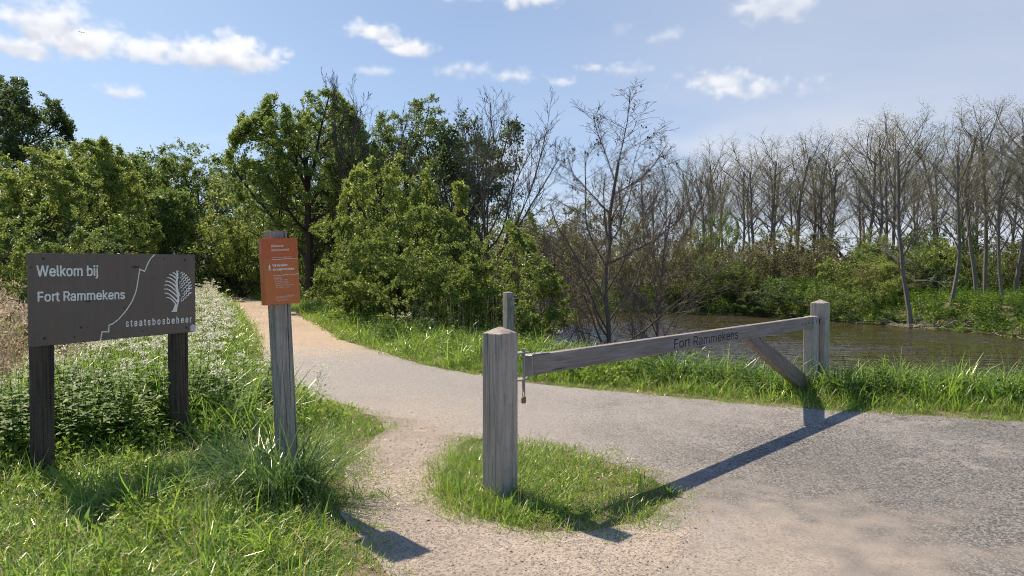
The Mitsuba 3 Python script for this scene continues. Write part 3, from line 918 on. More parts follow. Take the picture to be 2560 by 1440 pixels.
plant_tree('domed_tree', 'shorter green tree standing in front of the domed tree', 'tree', -17.0, 37, 4.9, 4.4, 26, 'maple', leaf=MG, size=.16, per=18, bark=DARKBARK)
plant_tree('hawthorn_bush', 'yellow-green hawthorn bush right behind the brown sign', 'bush', -9.9, 17, 3.25, 3.3, 17, 'shrub', leaf=HG, size=.05, per=62, bark=DARKBARK)
plant_tree('hawthorn_bush', 'yellow-green hawthorn bush at the left picture edge above the reeds', 'bush', -11.6, 16, 3.1, 3.2, 18, 'shrub', leaf=HG, size=.05, per=62, bark=DARKBARK)
plant_tree('sycamore_sapling', 'bright yellow-green young sycamores at the bend of the gravel path', 'tree', -12.4, 36, 5.5, 4.6, 19, 'shrub', leaf=YG, size=.11, per=26, bark=DARKBARK)
plant_tree('dark_shrub', 'low dark shrub between the brown sign and the young sycamores', 'shrub', -14.9, 38, 3.4, 4.2, 20, 'shrub', leaf=DG, size=.14, per=14, bark=DARKBARK)
plant_tree('dark_shrub', 'dark shrub under the domed tree', 'shrub', -19.6, 39, 3.2, 5.0, 27, 'shrub', leaf=DG, size=.15, per=14, bark=DARKBARK)
plant_tree('dark_shrub', 'dark shrub under the two left maples', 'shrub', -15.3, 25.5, 2.9, 5.0, 28, 'shrub', leaf=DG, size=.13, per=14, bark=DARKBARK)
# --- the middle group along the path
plant_tree('big_maple_tree', 'large spreading maple over the path, right of the orange panel', 'tree', -7.3, 28.5, 7.5, 5.0, 21, 'broad', leaf=(.23, .32, .075), size=.076, per=68, bark=DARKBARK, r=.17, lean=(-.18, 0), kids=1.1)
plant_tree('ash_tree', 'bare dark ash rising behind the large spreading maple', 'tree', -5.35, 27.3, 7.85, 3.5, 320, 'ash', bark=(.085, .075, .066), r=.10, minr=.0045)
plant_tree('leafy_tree', 'green tree between the two bare ashes', 'tree', -4.4, 35, 8.9, 5.2, 23, 'broad', leaf=MG, size=.082, per=42, bark=DARKBARK)
plant_tree('leafy_tree', 'green tree filling the gap between the spreading maple and the dark ash', 'tree', -8.0, 34, 8.0, 5.0, 61, 'broad', leaf=MG, size=.082, per=40, bark=DARKBARK)
plant_tree('leafy_tree', 'low green tree behind the foot of the dark ash', 'tree', -5.6, 31.5, 6.0, 4.6, 62, 'broad', leaf=DG, size=.10, per=30, bark=DARKBARK)
plant_tree('young_maple_tree', 'young green maple just left of the large spreading maple', 'tree', -11.6, 38.5, 6.6, 4.4, 63, 'shrub', leaf=MG, size=.11, per=24, bark=DARKBARK)
plant_tree('sycamore_tree', 'bright yellow-green sycamore leaning over the big hawthorn', 'tree', -2.9, 21.6, 4.75, 3.5, 24, 'shrub', leaf=YG, size=.066, per=76, bark=DARKBARK)
plant_tree('hawthorn_bush', 'big dense hawthorn bush beside the path behind the gate posts', 'bush', -2.1, 18.8, 3.35, 5.0, 25, 'shrub', leaf=HG, size=.05, per=100, bark=DARKBARK, kids=1.15, sink=.3)
plant_tree('hawthorn_bush', 'low green hawthorn in front of the bare ash with buds', 'bush', -.35, 17.2, 1.95, 3.0, 29, 'shrub', leaf=HG, size=.05, per=62, bark=DARKBARK, sink=.3)
plant_tree('hawthorn_bush', 'low hawthorn filling the left foot of the big hawthorn', 'bush', -4.0, 20.4, 1.9, 2.6, 30, 'shrub', leaf=HG, size=.052, per=56, bark=DARKBARK, sink=.3)
plant_tree('ash_tree', 'bare ash with swelling buds, the tallest right of the middle', 'tree', -.75, 23, 6.85, 4.0, 327, 'ash', bark=(.11, .10, .08), r=.09, minr=.0042)
plant_tree('leafy_tree', 'dark thinly leaved tree behind the budding ash', 'tree', -1.9, 32, 7.7, 4.6, 32, 'maple', leaf=DG, size=.12, per=18, bark=DARKBARK)
plant_tree('thicket_shrub', 'green thicket below the large spreading maple', 'shrub', -7.9, 31.5, 4.6, 4.6, 33, 'shrub', leaf=MG, size=.12, per=18, bark=DARKBARK)
plant_tree('thicket_shrub', 'green thicket below the bare dark ash', 'shrub', -5.0, 30, 4.9, 4.4, 34, 'shrub', leaf=MG, size=.12, per=18, bark=DARKBARK)
plant_tree('alder_tree', 'large bare alder with dark cones at the waterside behind the barrier beam', 'tree', 2.25, 16.6, 5.25, 3.4, 342, 'alder', bark=(.13, .105, .084), r=.058, minr=.0034)
plant_tree('alder_tree', 'smaller bare alder with a few cones right of the large alder', 'tree', 3.8, 20.5, 4.4, 2.2, 331, 'alder', bark=(.14, .115, .092), r=.04, minr=.0036, sink=.0)
plant_tree('bare_shrub', 'tangled brown leafless shrub left of the alder', 'shrub', .75, 18.8, 3.05, 2.9, 37, 'twiggy', bark=(.19, .148, .112), r=.035, minr=.004)
plant_tree('bare_shrub', 'tangled brown leafless shrub behind the alder', 'shrub', 2.2, 21.5, 3.1, 2.9, 38, 'twiggy', bark=(.19, .148, .112), r=.035, minr=.004)
plant_tree('bare_shrub', 'low brown leafless shrub right of the alder at the waterside', 'shrub', 3.5, 18.2, 1.5, 2.2, 39, 'twiggy', bark=(.19, .148, .112), r=.03, minr=.003, sink=-.2)
plant_tree('green_shrub', 'green shrub behind the brown leafless shrubs', 'shrub', .6, 25, 2.9, 4.0, 40, 'shrub', leaf=OL, size=.10, per=16, bark=DARKBARK)

# alder cones: dark clusters hanging in the twigs of the two alders
rng = np.random.default_rng(77)
for key, x, y, n in (('alder_tree', 2.25, 16.6, 75), ('alder_tree_001', 3.8, 20.5, 24)):
    v = meshkit.WRITTEN[scene[key + '__twigs']['filename']][0]
    v = v[v[:, 2] > 2.4]
    p = v[rng.integers(0, len(v), n)]
    ball = trimesh.creation.icosphere(1, 1.0)
    parts = []
    for q in p:
        for _ in range(rng.integers(1, 4)):
            parts.append((ball.vertices * np.array([.014, .014, .021]) * rng.uniform(.7, 1.3) + q + rng.normal(0, .035, 3) - [0, 0, .03], ball.faces))
    cv, cf = join(parts)
    put(key + '__cones', (cv, cf), 'bark', color=np.tile([[.028, .024, .02]], (len(cv), 1)))
    labels[key + '__cones'] = {'kind': 'stuff'}

# ------------------------------------------------------------------ the poplar wood across the pond
PB = (.185, .168, .145)
for k in range(5):
    tm, tc, cm, cc = tree_meshes(100 + k, 'poplar', 9.0, (3.3, 3.6, 3.0, 3.4, 2.8)[k], bark=PB, r=.098, minr=.0036, lean=((-.05, .02), (.06, 0), (.0, .03), (-.10, 0), (.03, 0))[k])
    lv, sides, rng = skeleton(100 + k, 'poplar', 9.0, (3.3, 3.6, 3.0, 3.4, 2.8)[k], ((-.05, .02), (.06, 0), (.0, .03), (-.10, 0), (.03, 0))[k], .105, 1.0, False)
    p = lv[-1][0]
    q = np.repeat(p[:, -1], 3, 0)
    bv, bf = leaves(rng, q, unit(np.repeat(p[:, -1] - p[:, -2], 3, 0)), .05, .3, .62, 1.3)
    bc = tint(rng, (.27, .28, .14), len(q), 4, .2, .1)
    scene[f'poplar_form_{k}'] = {'type': 'shapegroup', 'trunk': mikit.ply(tm, 'bark', color=tc), 'twigs': mikit.ply(cm, 'bark', color=cc), 'young_leaves': mikit.ply((bv, bf), 'foliage', color=bc)}
POPLARS = [  # x, y, top, form, yaw, label (None: one of the many behind)
    (15.45, 30.5, 7.7, 3, .4, 'bare poplar nearest the water right of the gate, its trunk bent at the foot'),
    (17.25, 31, 7.6, 0, 2.2, 'bare poplar leaning left, second along the right bank'),
    (19.53, 33, 8.45, 1, 1.0, 'tallest bare poplar of the close pair on the right bank'),
    (20.2, 33.6, 8.3, 2, 3.1, 'bare poplar directly right of the tallest one in the close pair'),
    (19.65, 31.5, 6.9, 4, 5.0, 'short bare poplar at the front of the right bank'),
    (21.0, 33, 8.45, 1, 4.0, 'bare poplar cut by the top right skyline near the picture edge'),
    (22.0, 32, 8.1, 0, .2, 'bare poplar at the right picture edge'),
    (11.58, 48, 8.2, 2, 1.3, 'bare poplar first from the left in the wood across the pond'),
    (15.4, 46, 9.1, 1, 2.5, 'bare poplar above the left end of the barrier beam brace'),
    (14.3, 47, 9.1, 0, .7, 'bare poplar standing third from the left in the wood'),
    (17.5, 48, 9.6, 2, 4.4, 'straight bare poplar above the hinge post'),
    (18.9, 50, 9.9, 4, .9, 'straight bare poplar just right of the one above the hinge post'),
    (20.46, 46, 9.9, 3, 3.6, 'leaning bare poplar in the middle of the right-hand wood'),
    (19.9, 43, 9.5, 1, 5.6, 'forked bare poplar with a spreading crown right of the hinge post'),
    (23.9, 50, 11.4, 0, 2.9, 'high bare poplar behind the bent one nearest the water'),
    (19.6, 49, 9.6, 1, 2.0, 'bare poplar closing the gap right of the hinge post, behind the forked one'), (21.2, 53, 10.2, 3, 5.2, 'tall thin poplar at the back between the forked and the high one'), (18.4, 45.3, 9.0, 0, 3.9, 'bare poplar just left of the forked one'),
    (23.4, 44, 9.8, 2, 1.8, 'bare poplar between the bent one and the one leaning left'),
]
for x, y, top, form, rot, text in POPLARS:
    z = float(height([x], [y])[0]) - .15
    key = fresh('poplar_tree')
    s = (top - z) / 9.0
    scene[key] = {'type': 'instance', 'shapegroup': {'type': 'ref', 'id': f'poplar_form_{form}'}, 'to_world': T().translate([x, y, z]).rotate([0, 0, 1], math.degrees(rot)).scale([s, s, s])}
    label(key, text, 'tree', 'bare poplars across the pond')
rng = np.random.default_rng(5)
spots = [(9.5, 57), (10.8, 62), (12.3, 55), (13.6, 52), (15.6, 54), (16.4, 60), (18.2, 52), (19.6, 58), (21.2, 54), (22.4, 61), (24.6, 57), (26.3, 52), (26.0, 45), (27.5, 49), (28.6, 42), (25.2, 39.5), (28.8, 57), (30.5, 50), (8.2, 60), (23.5, 36.2), (26.8, 37.5), (31.0, 44), (17.3, 66), (20.8, 68), (14.2, 65), (25.6, 66), (29.8, 65),
         (24.4, 42.5), (22.0, 41.0), (27.6, 40), (21.6, 48.5), (16.6, 51), (12.6, 49.5), (24.2, 47.2), (29.5, 46), (33, 55), (11.6, 68), (34, 48)]
for i, (x, y) in enumerate(spots):
    x, y = x + rng.normal(0, .4), y + rng.normal(0, .6)
    z = float(height([x], [y])[0]) - .15
    s = rng.uniform(8.4, 10.4) / 9.0 * (.98 if y > 45 else .88)
    key = fresh('poplar_tree')
    scene[key] = {'type': 'instance', 'shapegroup': {'type': 'ref', 'id': f'poplar_form_{i % 5}'}, 'to_world': T().translate([x, y, z]).rotate([0, 0, 1], rng.uniform(0, 360)).scale([s * .9, s * .9, s])}
    label(key, 'thin bare poplar deep in the wood behind the front row', 'tree', 'thin poplars deep in the wood')

# undergrowth on the far bank, bush by bush
FORMS = {'olive': (OL, .085, 13), 'green': (MG, .095, 16), 'yellow': (YG, .10, 15), 'dark': (DG, .095, 18), 'brown': ((.18, .175, .075), .07, 7)}
for k, (nm, (col, size, per)) in enumerate(FORMS.items()):
    tm, tc, cm, cc = tree_meshes(200 + k, 'shrub', 3.0, 4.0, leaf=col, size=size, per=per, bark=(.085, .07, .055), r=.035, minr=.005)
    scene[f'bush_form_{nm}'] = {'type': 'shapegroup', 'stems': mikit.ply(tm, 'bark', color=tc), 'crown': mikit.ply(cm, 'foliage', color=cc)}
BUSHES = [  # x, y, top, width, form, label
    (8.7, 41.4, 2.9, 4.4, 'olive', 'olive bush at the far left end of the pond bank'), (11.5, 44.5, 4.2, 2.4, 'green', 'fresh green young tree poking above the olive thicket'),
    (11.7, 41.8, 2.4, 4.0, 'olive', 'olive bush below the fresh green young tree'), (13.4, 40.8, 2.6, 4.5, 'brown', 'brownish olive bush left of the hinge post across the pond'),
    (10.6, 39.4, 1.9, 2.8, 'green', 'light green bush low on the bank left of the hinge post'), (15.5, 40.3, 2.7, 4.7, 'brown', 'brownish bush just right of the hinge post across the pond'),
    (16.4, 36.9, 2.0, 3.8, 'yellow', 'yellow-green bush on the bank right of the hinge post'), (19.9, 39.3, 2.9, 4.0, 'dark', 'dark green bush behind the bent poplar'),
    (22.5, 41, 3.7, 3.6, 'green', 'tall green bush between the bent and the left-leaning poplar'), (24.8, 42, 2.9, 4.4, 'olive', 'olive bush behind the close poplar pair'),
    (26.0, 41, 2.6, 4.4, 'brown', 'brownish bush near the right picture edge'), (14.4, 34.1, .75, 2.8, 'green', 'low green bush overhanging the water right of the hinge post'),
    (12.7, 37.1, .6, 3.6, 'dark', 'dark low bush overhanging the water left of the hinge post'), (9.7, 40.1, .5, 4.2, 'olive', 'low olive bush overhanging the far water edge'),
    (20.4, 42.4, 3.3, 3.8, 'yellow', 'yellowish bush behind the dark green bush'), (18.1, 43, 3.1, 4.3, 'olive', 'olive bush behind the yellow-green bush'),
    (15.8, 44, 3.2, 4.6, 'olive', 'olive bush at the back above the hinge post'), (13.9, 45, 3.1, 4.4, 'olive', 'olive bush at the back left of the hinge post'),
    (7.6, 44, 3.1, 4.6, 'brown', 'brownish bush at the back behind the small alder'), (25.4, 38, 2.7, 4.2, 'green', 'green bush at the right picture edge under the poplars'),
    (16.0, 34.2, 1.1, 2.2, 'yellow', 'small yellow-green bush at the foot of the bent poplar'), (12.0, 38.6, 1.1, 2.6, 'brown', 'dead-looking brown bush at the water edge'),
    (5.4, 42.5, 2.2, 4.0, 'olive', 'olive bush seen through the alder twigs'), (4.0, 46, 4.0, 5.0, 'brown', 'brown thicket seen behind the alder'), (1.5, 44, 4.0, 5.0, 'brown', 'brown thicket seen through the leafless shrubs'),
    (22.2, 37.4, 2.1, 3.4, 'dark', 'dark bush behind the left-leaning poplar'), (10.2, 46, 3.4, 4.6, 'olive', 'olive bush beside the fresh green young tree'), (28.5, 40, 3.0, 4.5, 'olive', 'olive bush just outside the right edge'), (17.9, 38.3, 2.2, 3.6, 'green', 'green bush between the yellow-green and the dark one'),
    (16.6, 34.9, 1.7, 2.8, 'olive', 'rounded olive bush right behind the bent poplar'), (18.5, 35.3, 2.0, 3.0, 'dark', 'dark bush between the bent and the left-leaning poplar trunks'), (20.5, 35.6, 1.9, 3.0, 'green', 'green bush behind the short front poplar'),
    (22.4, 36.1, 2.4, 3.2, 'brown', 'brownish bush behind the close poplar pair trunks'), (24.1, 36.3, 2.4, 3.2, 'olive', 'olive bush low at the right picture edge'), (19.3, 37.1, 2.5, 3.2, 'yellow', 'yellowish bush between dark bushes on the right bank'), (25.8, 35.2, 2.2, 3.2, 'dark', 'dark bush outside the right picture edge'),
    (-.6, 40, 4.2, 5.0, 'brown', 'brown thicket between the budding ash and the alder'), (3.0, 52, 5.0, 6.0, 'brown', 'tall brown thicket far behind the alder'), (6.2, 54, 5.2, 6.0, 'olive', 'tall olive thicket far behind the small alder'),
    (-1.5, 42, 4.5, 5.5, 'green', 'green bush far behind the budding ash'), (-6, 41, 4.5, 6, 'dark', 'dark bush far behind the big maple'), (-11, 42, 4.2, 6, 'dark', 'dark bush behind the young sycamores'), (-25, 42, 4.5, 6.5, 'dark', 'dark bush deep in the left wood'), (-19.5, 56, 6.0, 8, 'dark', 'dark bush far behind the domed tree'), (-14.0, 52, 5.6, 7, 'green', 'green bush far behind the young sycamores'), (-9.5, 50, 5.4, 7, 'dark', 'dark bush far behind the orange panel'), (-25.5, 60, 6, 8, 'green', 'green bush far behind the left maples'),
    (-21.5, 30, 3.2, 5.0, 'green', 'green bush at the far left below the tall dark tree'),
]
rng = np.random.default_rng(6)
for x, y, top, w, form, text in BUSHES:
    z = float(height([x], [y])[0]) - .3
    key = fresh('bank_bush')
    scene[key] = {'type': 'instance', 'shapegroup': {'type': 'ref', 'id': f'bush_form_{form}'}, 'to_world': T().translate([x, y, z]).rotate([0, 0, 1], rng.uniform(0, 360)).scale([w / 4, w / 4, (top - z) / 2.75])}
    label(key, text, 'bush')

# a leaning dead trunk and broken pale branches in the far thicket
lv = grow(np.random.default_rng(3), np.array([[20.6, 45.6, .6]]), np.array([[-.86, 0, .55]]), np.array([4.6]), np.array([.12]), 9, .05, .05, .4)
v, f = tubes(lv[0], lv[1], 7)
put('leaning_trunk', (v, f), 'bark', color=np.tile([[.09, .08, .07]], (len(v), 1)))
label('leaning_trunk', 'dead trunk leaning steeply to the left among the poplars', 'dead tree')
USED['leaning_trunk'] = 0
rng = np.random.default_rng(8)
n = 60
xs = np.concatenate([rng.uniform(0, 1, n)])
edge = sg.LineString([(13.9, 33.6), (14.95, 31.8), (15.56, 29.9), (16.5, 28.2), (16.7, 25.6), (18.5, 23.6)])
bp_ = np.array([edge.interpolate(t, normalized=True).coords[0] for t in xs])
base = np.column_stack([bp_ + rng.normal(0, .18, (n, 2)), np.full(n, WATER_Z + .08)])
P, R = grow(rng, base, rng.normal(0, 1, (n, 3)) * [1, 1, .25] + [0, 0, .15], rng.uniform(.4, 1.3, n), rng.uniform(.006, .018, n), 6, .0, .18, .4)
P2, R2, _ = sprout(rng, P, R, np.full(n, .5), 3, .2, 1, .7, .7, .3, 4, 0, .2)
v, f = join([tubes(P, R, 4), tubes(P2, R2, 3)])
put('driftwood', (v, f), 'bark', color=tint(rng, (.34, .31, .27), len(v), 1, .03, .01))
label('driftwood', 'pale dead sticks washed up along the far waterline', 'driftwood', kind='stuff')
for c, d, L, text in (((16.0, 31.5, 1.6), (-1, -.2, .2), 2.0, 'pale dead branch sticking out to the left of the bent poplar'), ((15.9, 31.2, .9), (1, -.3, -.1), 1.4, 'short pale dead branch right of the bent poplar foot'), ((15.0, 33.6, 2.6), (-1, -.1, .1), 2.2, 'pale dead branch above the yellow-green bush on the bank')):
    P, R = grow(rng, np.array([c]), np.array([d], float), np.array([L]), np.array([.028]), 8, .0, .14, .4)
    P2, R2, _ = sprout(rng, P, R, np.array([L]), 8, .2, 1, .7, .4, .3, 5, 0, .15)
    v, f = join([tubes(P, R, 5), tubes(P2, R2, 3)])
    key = fresh('dead_branch')
    put(key, (v, f), 'bark', color=tint(rng, (.36, .33, .29), len(v), 1, .03, .01))
    label(key, text, 'dead branch')

# ------------------------------------------------------------------ grass and herbs


def blades(rng, n, rad, h0, h1, w, th0, th1, cols, seg=4, power=.5):
    """Bent grass blades rising from a disc: (vertices, triangles, colours)."""
    a = rng.random(n) * 2 * PI
    r = rad * rng.random(n) ** power
    root = np.stack([r * np.cos(a), r * np.sin(a), np.full(n, -.02)], -1)
    yaw_ = a + rng.normal(0, 1.1, n)
    L = rng.uniform(h0, h1, n)
    t0 = np.abs(rng.normal(0, th0, n))
    t1 = np.abs(rng.normal(th1, th1 * .5, n))
    dirh = np.stack([np.cos(yaw_), np.sin(yaw_), 0 * yaw_], -1)
    side = np.stack([-np.sin(yaw_), np.cos(yaw_), 0 * yaw_], -1)
    tw = rng.normal(0, .5, n)
    side = side * np.cos(tw)[:, None] + dirh * np.sin(tw)[:, None]
    p = root
    rows = []
    wid = [1, .95, .72, .4, 0] if seg == 4 else [1, .8, 0]
    for i in range(seg + 1):
        ww = (w * wid[i] * .5 * np.sqrt(L / h1))[:, None]
        rows.append((p - side * ww, p + side * ww) if i < seg else (p,))
        th = (t0 + t1 * ((i + .5) / seg) ** 1.3)[:, None]
        p = p + (dirh * np.sin(th) + np.array([0, 0, 1.0]) * np.cos(th)) * (L / seg)[:, None]
    v = np.stack([x for r_ in rows for x in r_], 1)
    m = 2 * seg + 1
    f = []
    for i in range(seg - 1):
        f += [(2 * i, 2 * i + 1, 2 * i + 3), (2 * i, 2 * i + 3, 2 * i + 2)]
    f.append((2 * seg - 2, 2 * seg - 1, 2 * seg))
    f = (np.array(f)[None] + (np.arange(n) * m)[:, None, None]).reshape(-1, 3)
    c = np.asarray(cols)[rng.integers(0, len(cols), n)] * np.exp(rng.normal(0, .17, (n, 1)))
    return v.reshape(-1, 3), f, np.repeat(c, m, 0)


def blend(parts):
    v, f = join([(a, b) for a, b, _ in parts])
    return v, f, np.vstack([c for _, _, c in parts])


G1, G2, G3, G4, STRAW = (.225, .385, .045), (.165, .31, .045), (.31, .44, .055), (.26, .38, .12), (.44, .39, .22)


def herb(rng, stems, rad, h0, h1, leaf, cols, pairs=5, droop=.2):
    """Upright leafy stems such as nettles: leaf pairs crossing up each stem."""
    a, r = rng.random(stems) * 6.28, rad * rng.random(stems) ** .5
    base = np.stack([r * np.cos(a), r * np.sin(a), np.full(stems, -.02)], -1)
    L = rng.uniform(h0, h1, stems)
    P, R = grow(rng, base, np.stack([np.cos(a) * .25, np.sin(a) * .25, np.ones(stems)], -1) + rng.normal(0, .12, (stems, 3)), L, np.full(stems, .0028), 5, .03, .07, .5)
    sv, sf = tubes(P, R, 3)
    parts = [(sv, sf, tint(rng, (.10, .14, .04), len(sv), 1, .05, .05))]
    t = np.repeat(np.linspace(.25, 1.0, pairs)[None], stems, 0) * 3.999
    i = t.astype(int)
    f = (t - i)[..., None]
    q = np.arange(stems)[:, None]
    pts = P[q, i] * (1 - f) + P[q, i + 1] * f
    ang = np.arange(pairs)[None] * (PI / 2) + rng.random((stems, 1)) * 6.28
    for s in (0, PI):
        o = np.stack([np.cos(ang + s), np.sin(ang + s), 0 * ang + droop], -1).reshape(-1, 3)
        pp = pts.reshape(-1, 3)
        N = len(pp)
        size = leaf * np.tile(np.linspace(1.15, .55, pairs), stems)[:, None] * rng.uniform(.8, 1.2, (N, 1))
        d = unit(o + rng.normal(0, .15, (N, 3)))
        sd = unit(np.cross(d, [0, 0, 1.0]))
        nn = np.cross(sd, d)
        dr_ = -nn * size * .22
        w = size * .26
        v = np.stack([pp, pp + d * size * .35 + sd * w + nn * w * .3, pp + d * size * .72 + sd * w * .7 + dr_ * .4, pp + d * size + dr_, pp + d * size * .72 - sd * w * .7 + dr_ * .4, pp + d * size * .35 - sd * w + nn * w * .3, pp + d * size * .45], 1)
        fc = np.array([(0, 1, 6), (1, 2, 6), (2, 3, 6), (3, 4, 6), (4, 5, 6), (5, 0, 6)])
        fc = (fc[None] + (np.arange(N) * 7)[:, None, None]).reshape(-1, 3)
        c = np.asarray(cols)[rng.integers(0, len(cols), N)] * np.exp(rng.normal(0, .15, (N, 1)))
        parts.append((v.reshape(-1, 3), fc, np.repeat(c, 7, 0)))
    return blend(parts)


def ferny(rng, n, rad, h, leaf, col):
    """Low ferny foliage, as of cow parsley and ground elder: fronds of small leaflets."""
    a, r = rng.random(n) * 6.28, rad * rng.random(n) ** .5
    base = np.stack([r * np.cos(a), r * np.sin(a), np.full(n, -.02)], -1)
    P, R = grow(rng, base, np.stack([np.cos(a) * .7, np.sin(a) * .7, np.ones(n)], -1) + rng.normal(0, .25, (n, 3)), rng.uniform(.6, 1, n) * h, np.full(n, .002), 5, -.12, .08, .5)
    k = 16
    t = rng.uniform(.35, 1, (n, k)) * 3.999
    i = t.astype(int)
    f = (t - i)[..., None]
    q = np.arange(n)[:, None]
    pts = (P[q, i] * (1 - f) + P[q, i + 1] * f).reshape(-1, 3)
    out = rng.normal(0, 1, (n * k, 3)) * [1, 1, .3]
    v, fc = leaves(rng, pts, out, leaf, .8, .5, .8)
    sv, sf = tubes(P, R, 3)
    return blend([(sv, sf, tint(rng, np.asarray(col) * .9, len(sv), 1, .05, .05)), (v, fc, tint(rng, col, n * k, 4, .2, .04))])


def parsley(rng, h, umbels, leafcol):
    """One flowering cow parsley: branching stalk, ferny leaves, flat white umbels."""
    P, R = grow(rng, np.array([[0, 0, -.02]]), np.array([[rng.normal(0, .1), rng.normal(0, .1), 1]]), np.array([h * .8]), np.array([.004]), 7, .03, .05, .6)
    P2, R2, L2 = sprout(rng, P, R, np.array([h * .8]), umbels, .45, 1.0, .5, .5, .45, 5, .14, .05)
    sv, sf = tubes(P, R, 3)
    sv2, sf2 = tubes(P2, np.maximum(R2, .0018), 3)
    parts = [(sv, sf, tint(rng, (.12, .15, .05), len(sv), 1, .05, .05)), (sv2, sf2, tint(rng, (.12, .15, .05), len(sv2), 1, .05, .05))]
    k = 18
    pts = P[0, rng.integers(1, 5, k)] + rng.normal(0, .05, (k, 3)) * [1, 1, .6]
    v, f = leaves(rng, np.repeat(pts, 5, 0), rng.normal(0, 1, (k * 5, 3)) * [1, 1, .3], .045, .8, .5, 1.2)
    parts.append((v, f, tint(rng, leafcol, k * 5, 4, .2, .05)))
    flower = []
    for e, t in zip(P2[:, -1], P2[:, -1] - P2[:, -2]):
        m = 22
        a, r = rng.random(m) * 6.28, .052 * rng.random(m) ** .5 * rng.uniform(.8, 1.25)
        c = e + np.stack([r * np.cos(a), r * np.sin(a), .012 - r * .55 + rng.normal(0, .008, m)], -1)
        v, f = leaves(rng, c, rng.normal(0, 1, (m, 3)) * [1, 1, .5], .023, .35, .9, .3)
        flower.append((v, f, tint(rng, (.80, .81, .68), m, 4, .06, .02)))
    return blend(parts), blend(flower)


def rosette(rng, n, L, w, cols):
    """Broad arching leaves from one root, such as dock or plantain."""
    return blades(rng, n, .03, L * .6, L, w, .35, .9, cols, 4)


def proto(name, parts):
    scene[name] = {'type': 'shapegroup', **{k: mikit.ply((v, f), b, color=c) for k, (b, (v, f, c)) in parts.items()}}


rg = np.random.default_rng(900)
for k in range(4):
    proto(f'turf_form_{k}', {'blades': ('grass_blade_skin', blades(rg, 70, .13, .035, .09, .0045, .5, 1.0, [G1, G2, G3, G1, STRAW], 2))})
    proto(f'dry_turf_form_{k}', {'blades': ('grass_blade_skin', blades(rg, 55, .13, .025, .06, .004, .45, .8, [G3, (.24, .23, .07), STRAW, G1], 2))})
    proto(f'meadow_form_{k}', {'blades': ('grass_blade_skin', blend([blades(rg, 42, .14, .11, .26, .0085, .35, 1.5, [G1, G2, G3, G1, G4, G2, G3, STRAW]), blades(rg, 30, .14, .06, .14, .005, .3, .6, [G1, G2, G3, STRAW], 2)]))})
    proto(f'tall_form_{k}', {'blades': ('grass_blade_skin', blend([blades(rg, 40, .13, .28, .52, .0125, .2, 1.6, [G1, G2, G4, G3]), blades(rg, 30, .14, .1, .24, .006, .3, .6, [G1, G2, STRAW], 2)]))})
    proto(f'nettle_form_{k}', {'leaves': ('herb_skin', herb(rg, 7, .13, .22, .44, .075, [(.12, .24, .035), (.17, .30, .045), (.09, .20, .03)], 6))})
    proto(f'elder_form_{k}', {'leaves': ('herb_skin', ferny(rg, 16, .14, .30, .05, (.25, .36, .06)))})
for k in range(6):
    st, fl = parsley(rg, rg.uniform(.62, .95), int(rg.integers(3, 7)), (.24, .34, .06))
    proto(f'parsley_form_{k}', {'stalk': ('herb_skin', st), 'umbels': ('petal_skin', fl)})
for k in range(3):
    proto(f'dock_form_{k}', {'leaves': ('foliage', rosette(rg, 11, .30, .055, [(.18, .30, .055), (.14, .25, .05)]))})

CROWDS = {}
NZ = {}


def scatter(name, forms, pts, s0, s1, seed, tilt=.12, sz=None):
    rng = np.random.default_rng(seed)
    z = height(pts[:, 0], pts[:, 1])
    for (x, y), h in zip(pts, z):
        i = CROWDS[name] = CROWDS.get(name, 0) + 1
        s = rng.uniform(s0, s1)
        tf = T().translate([float(x), float(y), float(h)]).rotate([rng.normal(), rng.normal(), 0.0], float(math.degrees(rng.normal(0, tilt)))).rotate([0, 0, 1], rng.uniform(0, 360)).scale([s, s, s * (sz or 1.0)])
        scene[f'{name}__{i:03d}'] = {'type': 'instance', 'shapegroup': {'type': 'ref', 'id': f'{forms[rng.integers(len(forms))]}'}, 'to_world': tf}


def forms(kind, n=4):
    return [f'{kind}_form_{k}' for k in range(n)]


def field(x0, x1, y0, y1, step, seed, test, jitter=.5):
    """Jittered points of a grid inside the view's wedge that pass the test(x, y, distance to paving)."""
    rng = np.random.default_rng(seed)
    x, y = np.meshgrid(np.arange(x0, x1, step), np.arange(y0, y1, step))
    x = x.ravel() + rng.uniform(-jitter, jitter, x.size) * step
    y = y.ravel() + rng.uniform(-jitter, jitter, y.size) * step
    ok = (np.abs(x) < .76 * y + 1.2) & (y > 2.2)
    x, y = x[ok], y[ok]
    pts = shapely.points(x, y)
    d = np.where(shapely.contains_xy(island, x, y), -shapely.distance(pts, island.exterior), shapely.distance(pts, paved))
    n = meshkit.fbm(np.stack([x * .9, y * .9, x * 0], -1), 3, seed=77)
    ok = test(x, y, d, n, rng.random(len(x))) & ~shapely.contains_xy(POND, x, y)
    return np.stack([x[ok], y[ok]], -1)


side_left = lambda x, y: x < np.interp(y, [0, 4, 8, 11.3, 18.2, 31.5, 45], [-.6, -.7, -1.4, -3.5, -6, -11.4, -20])
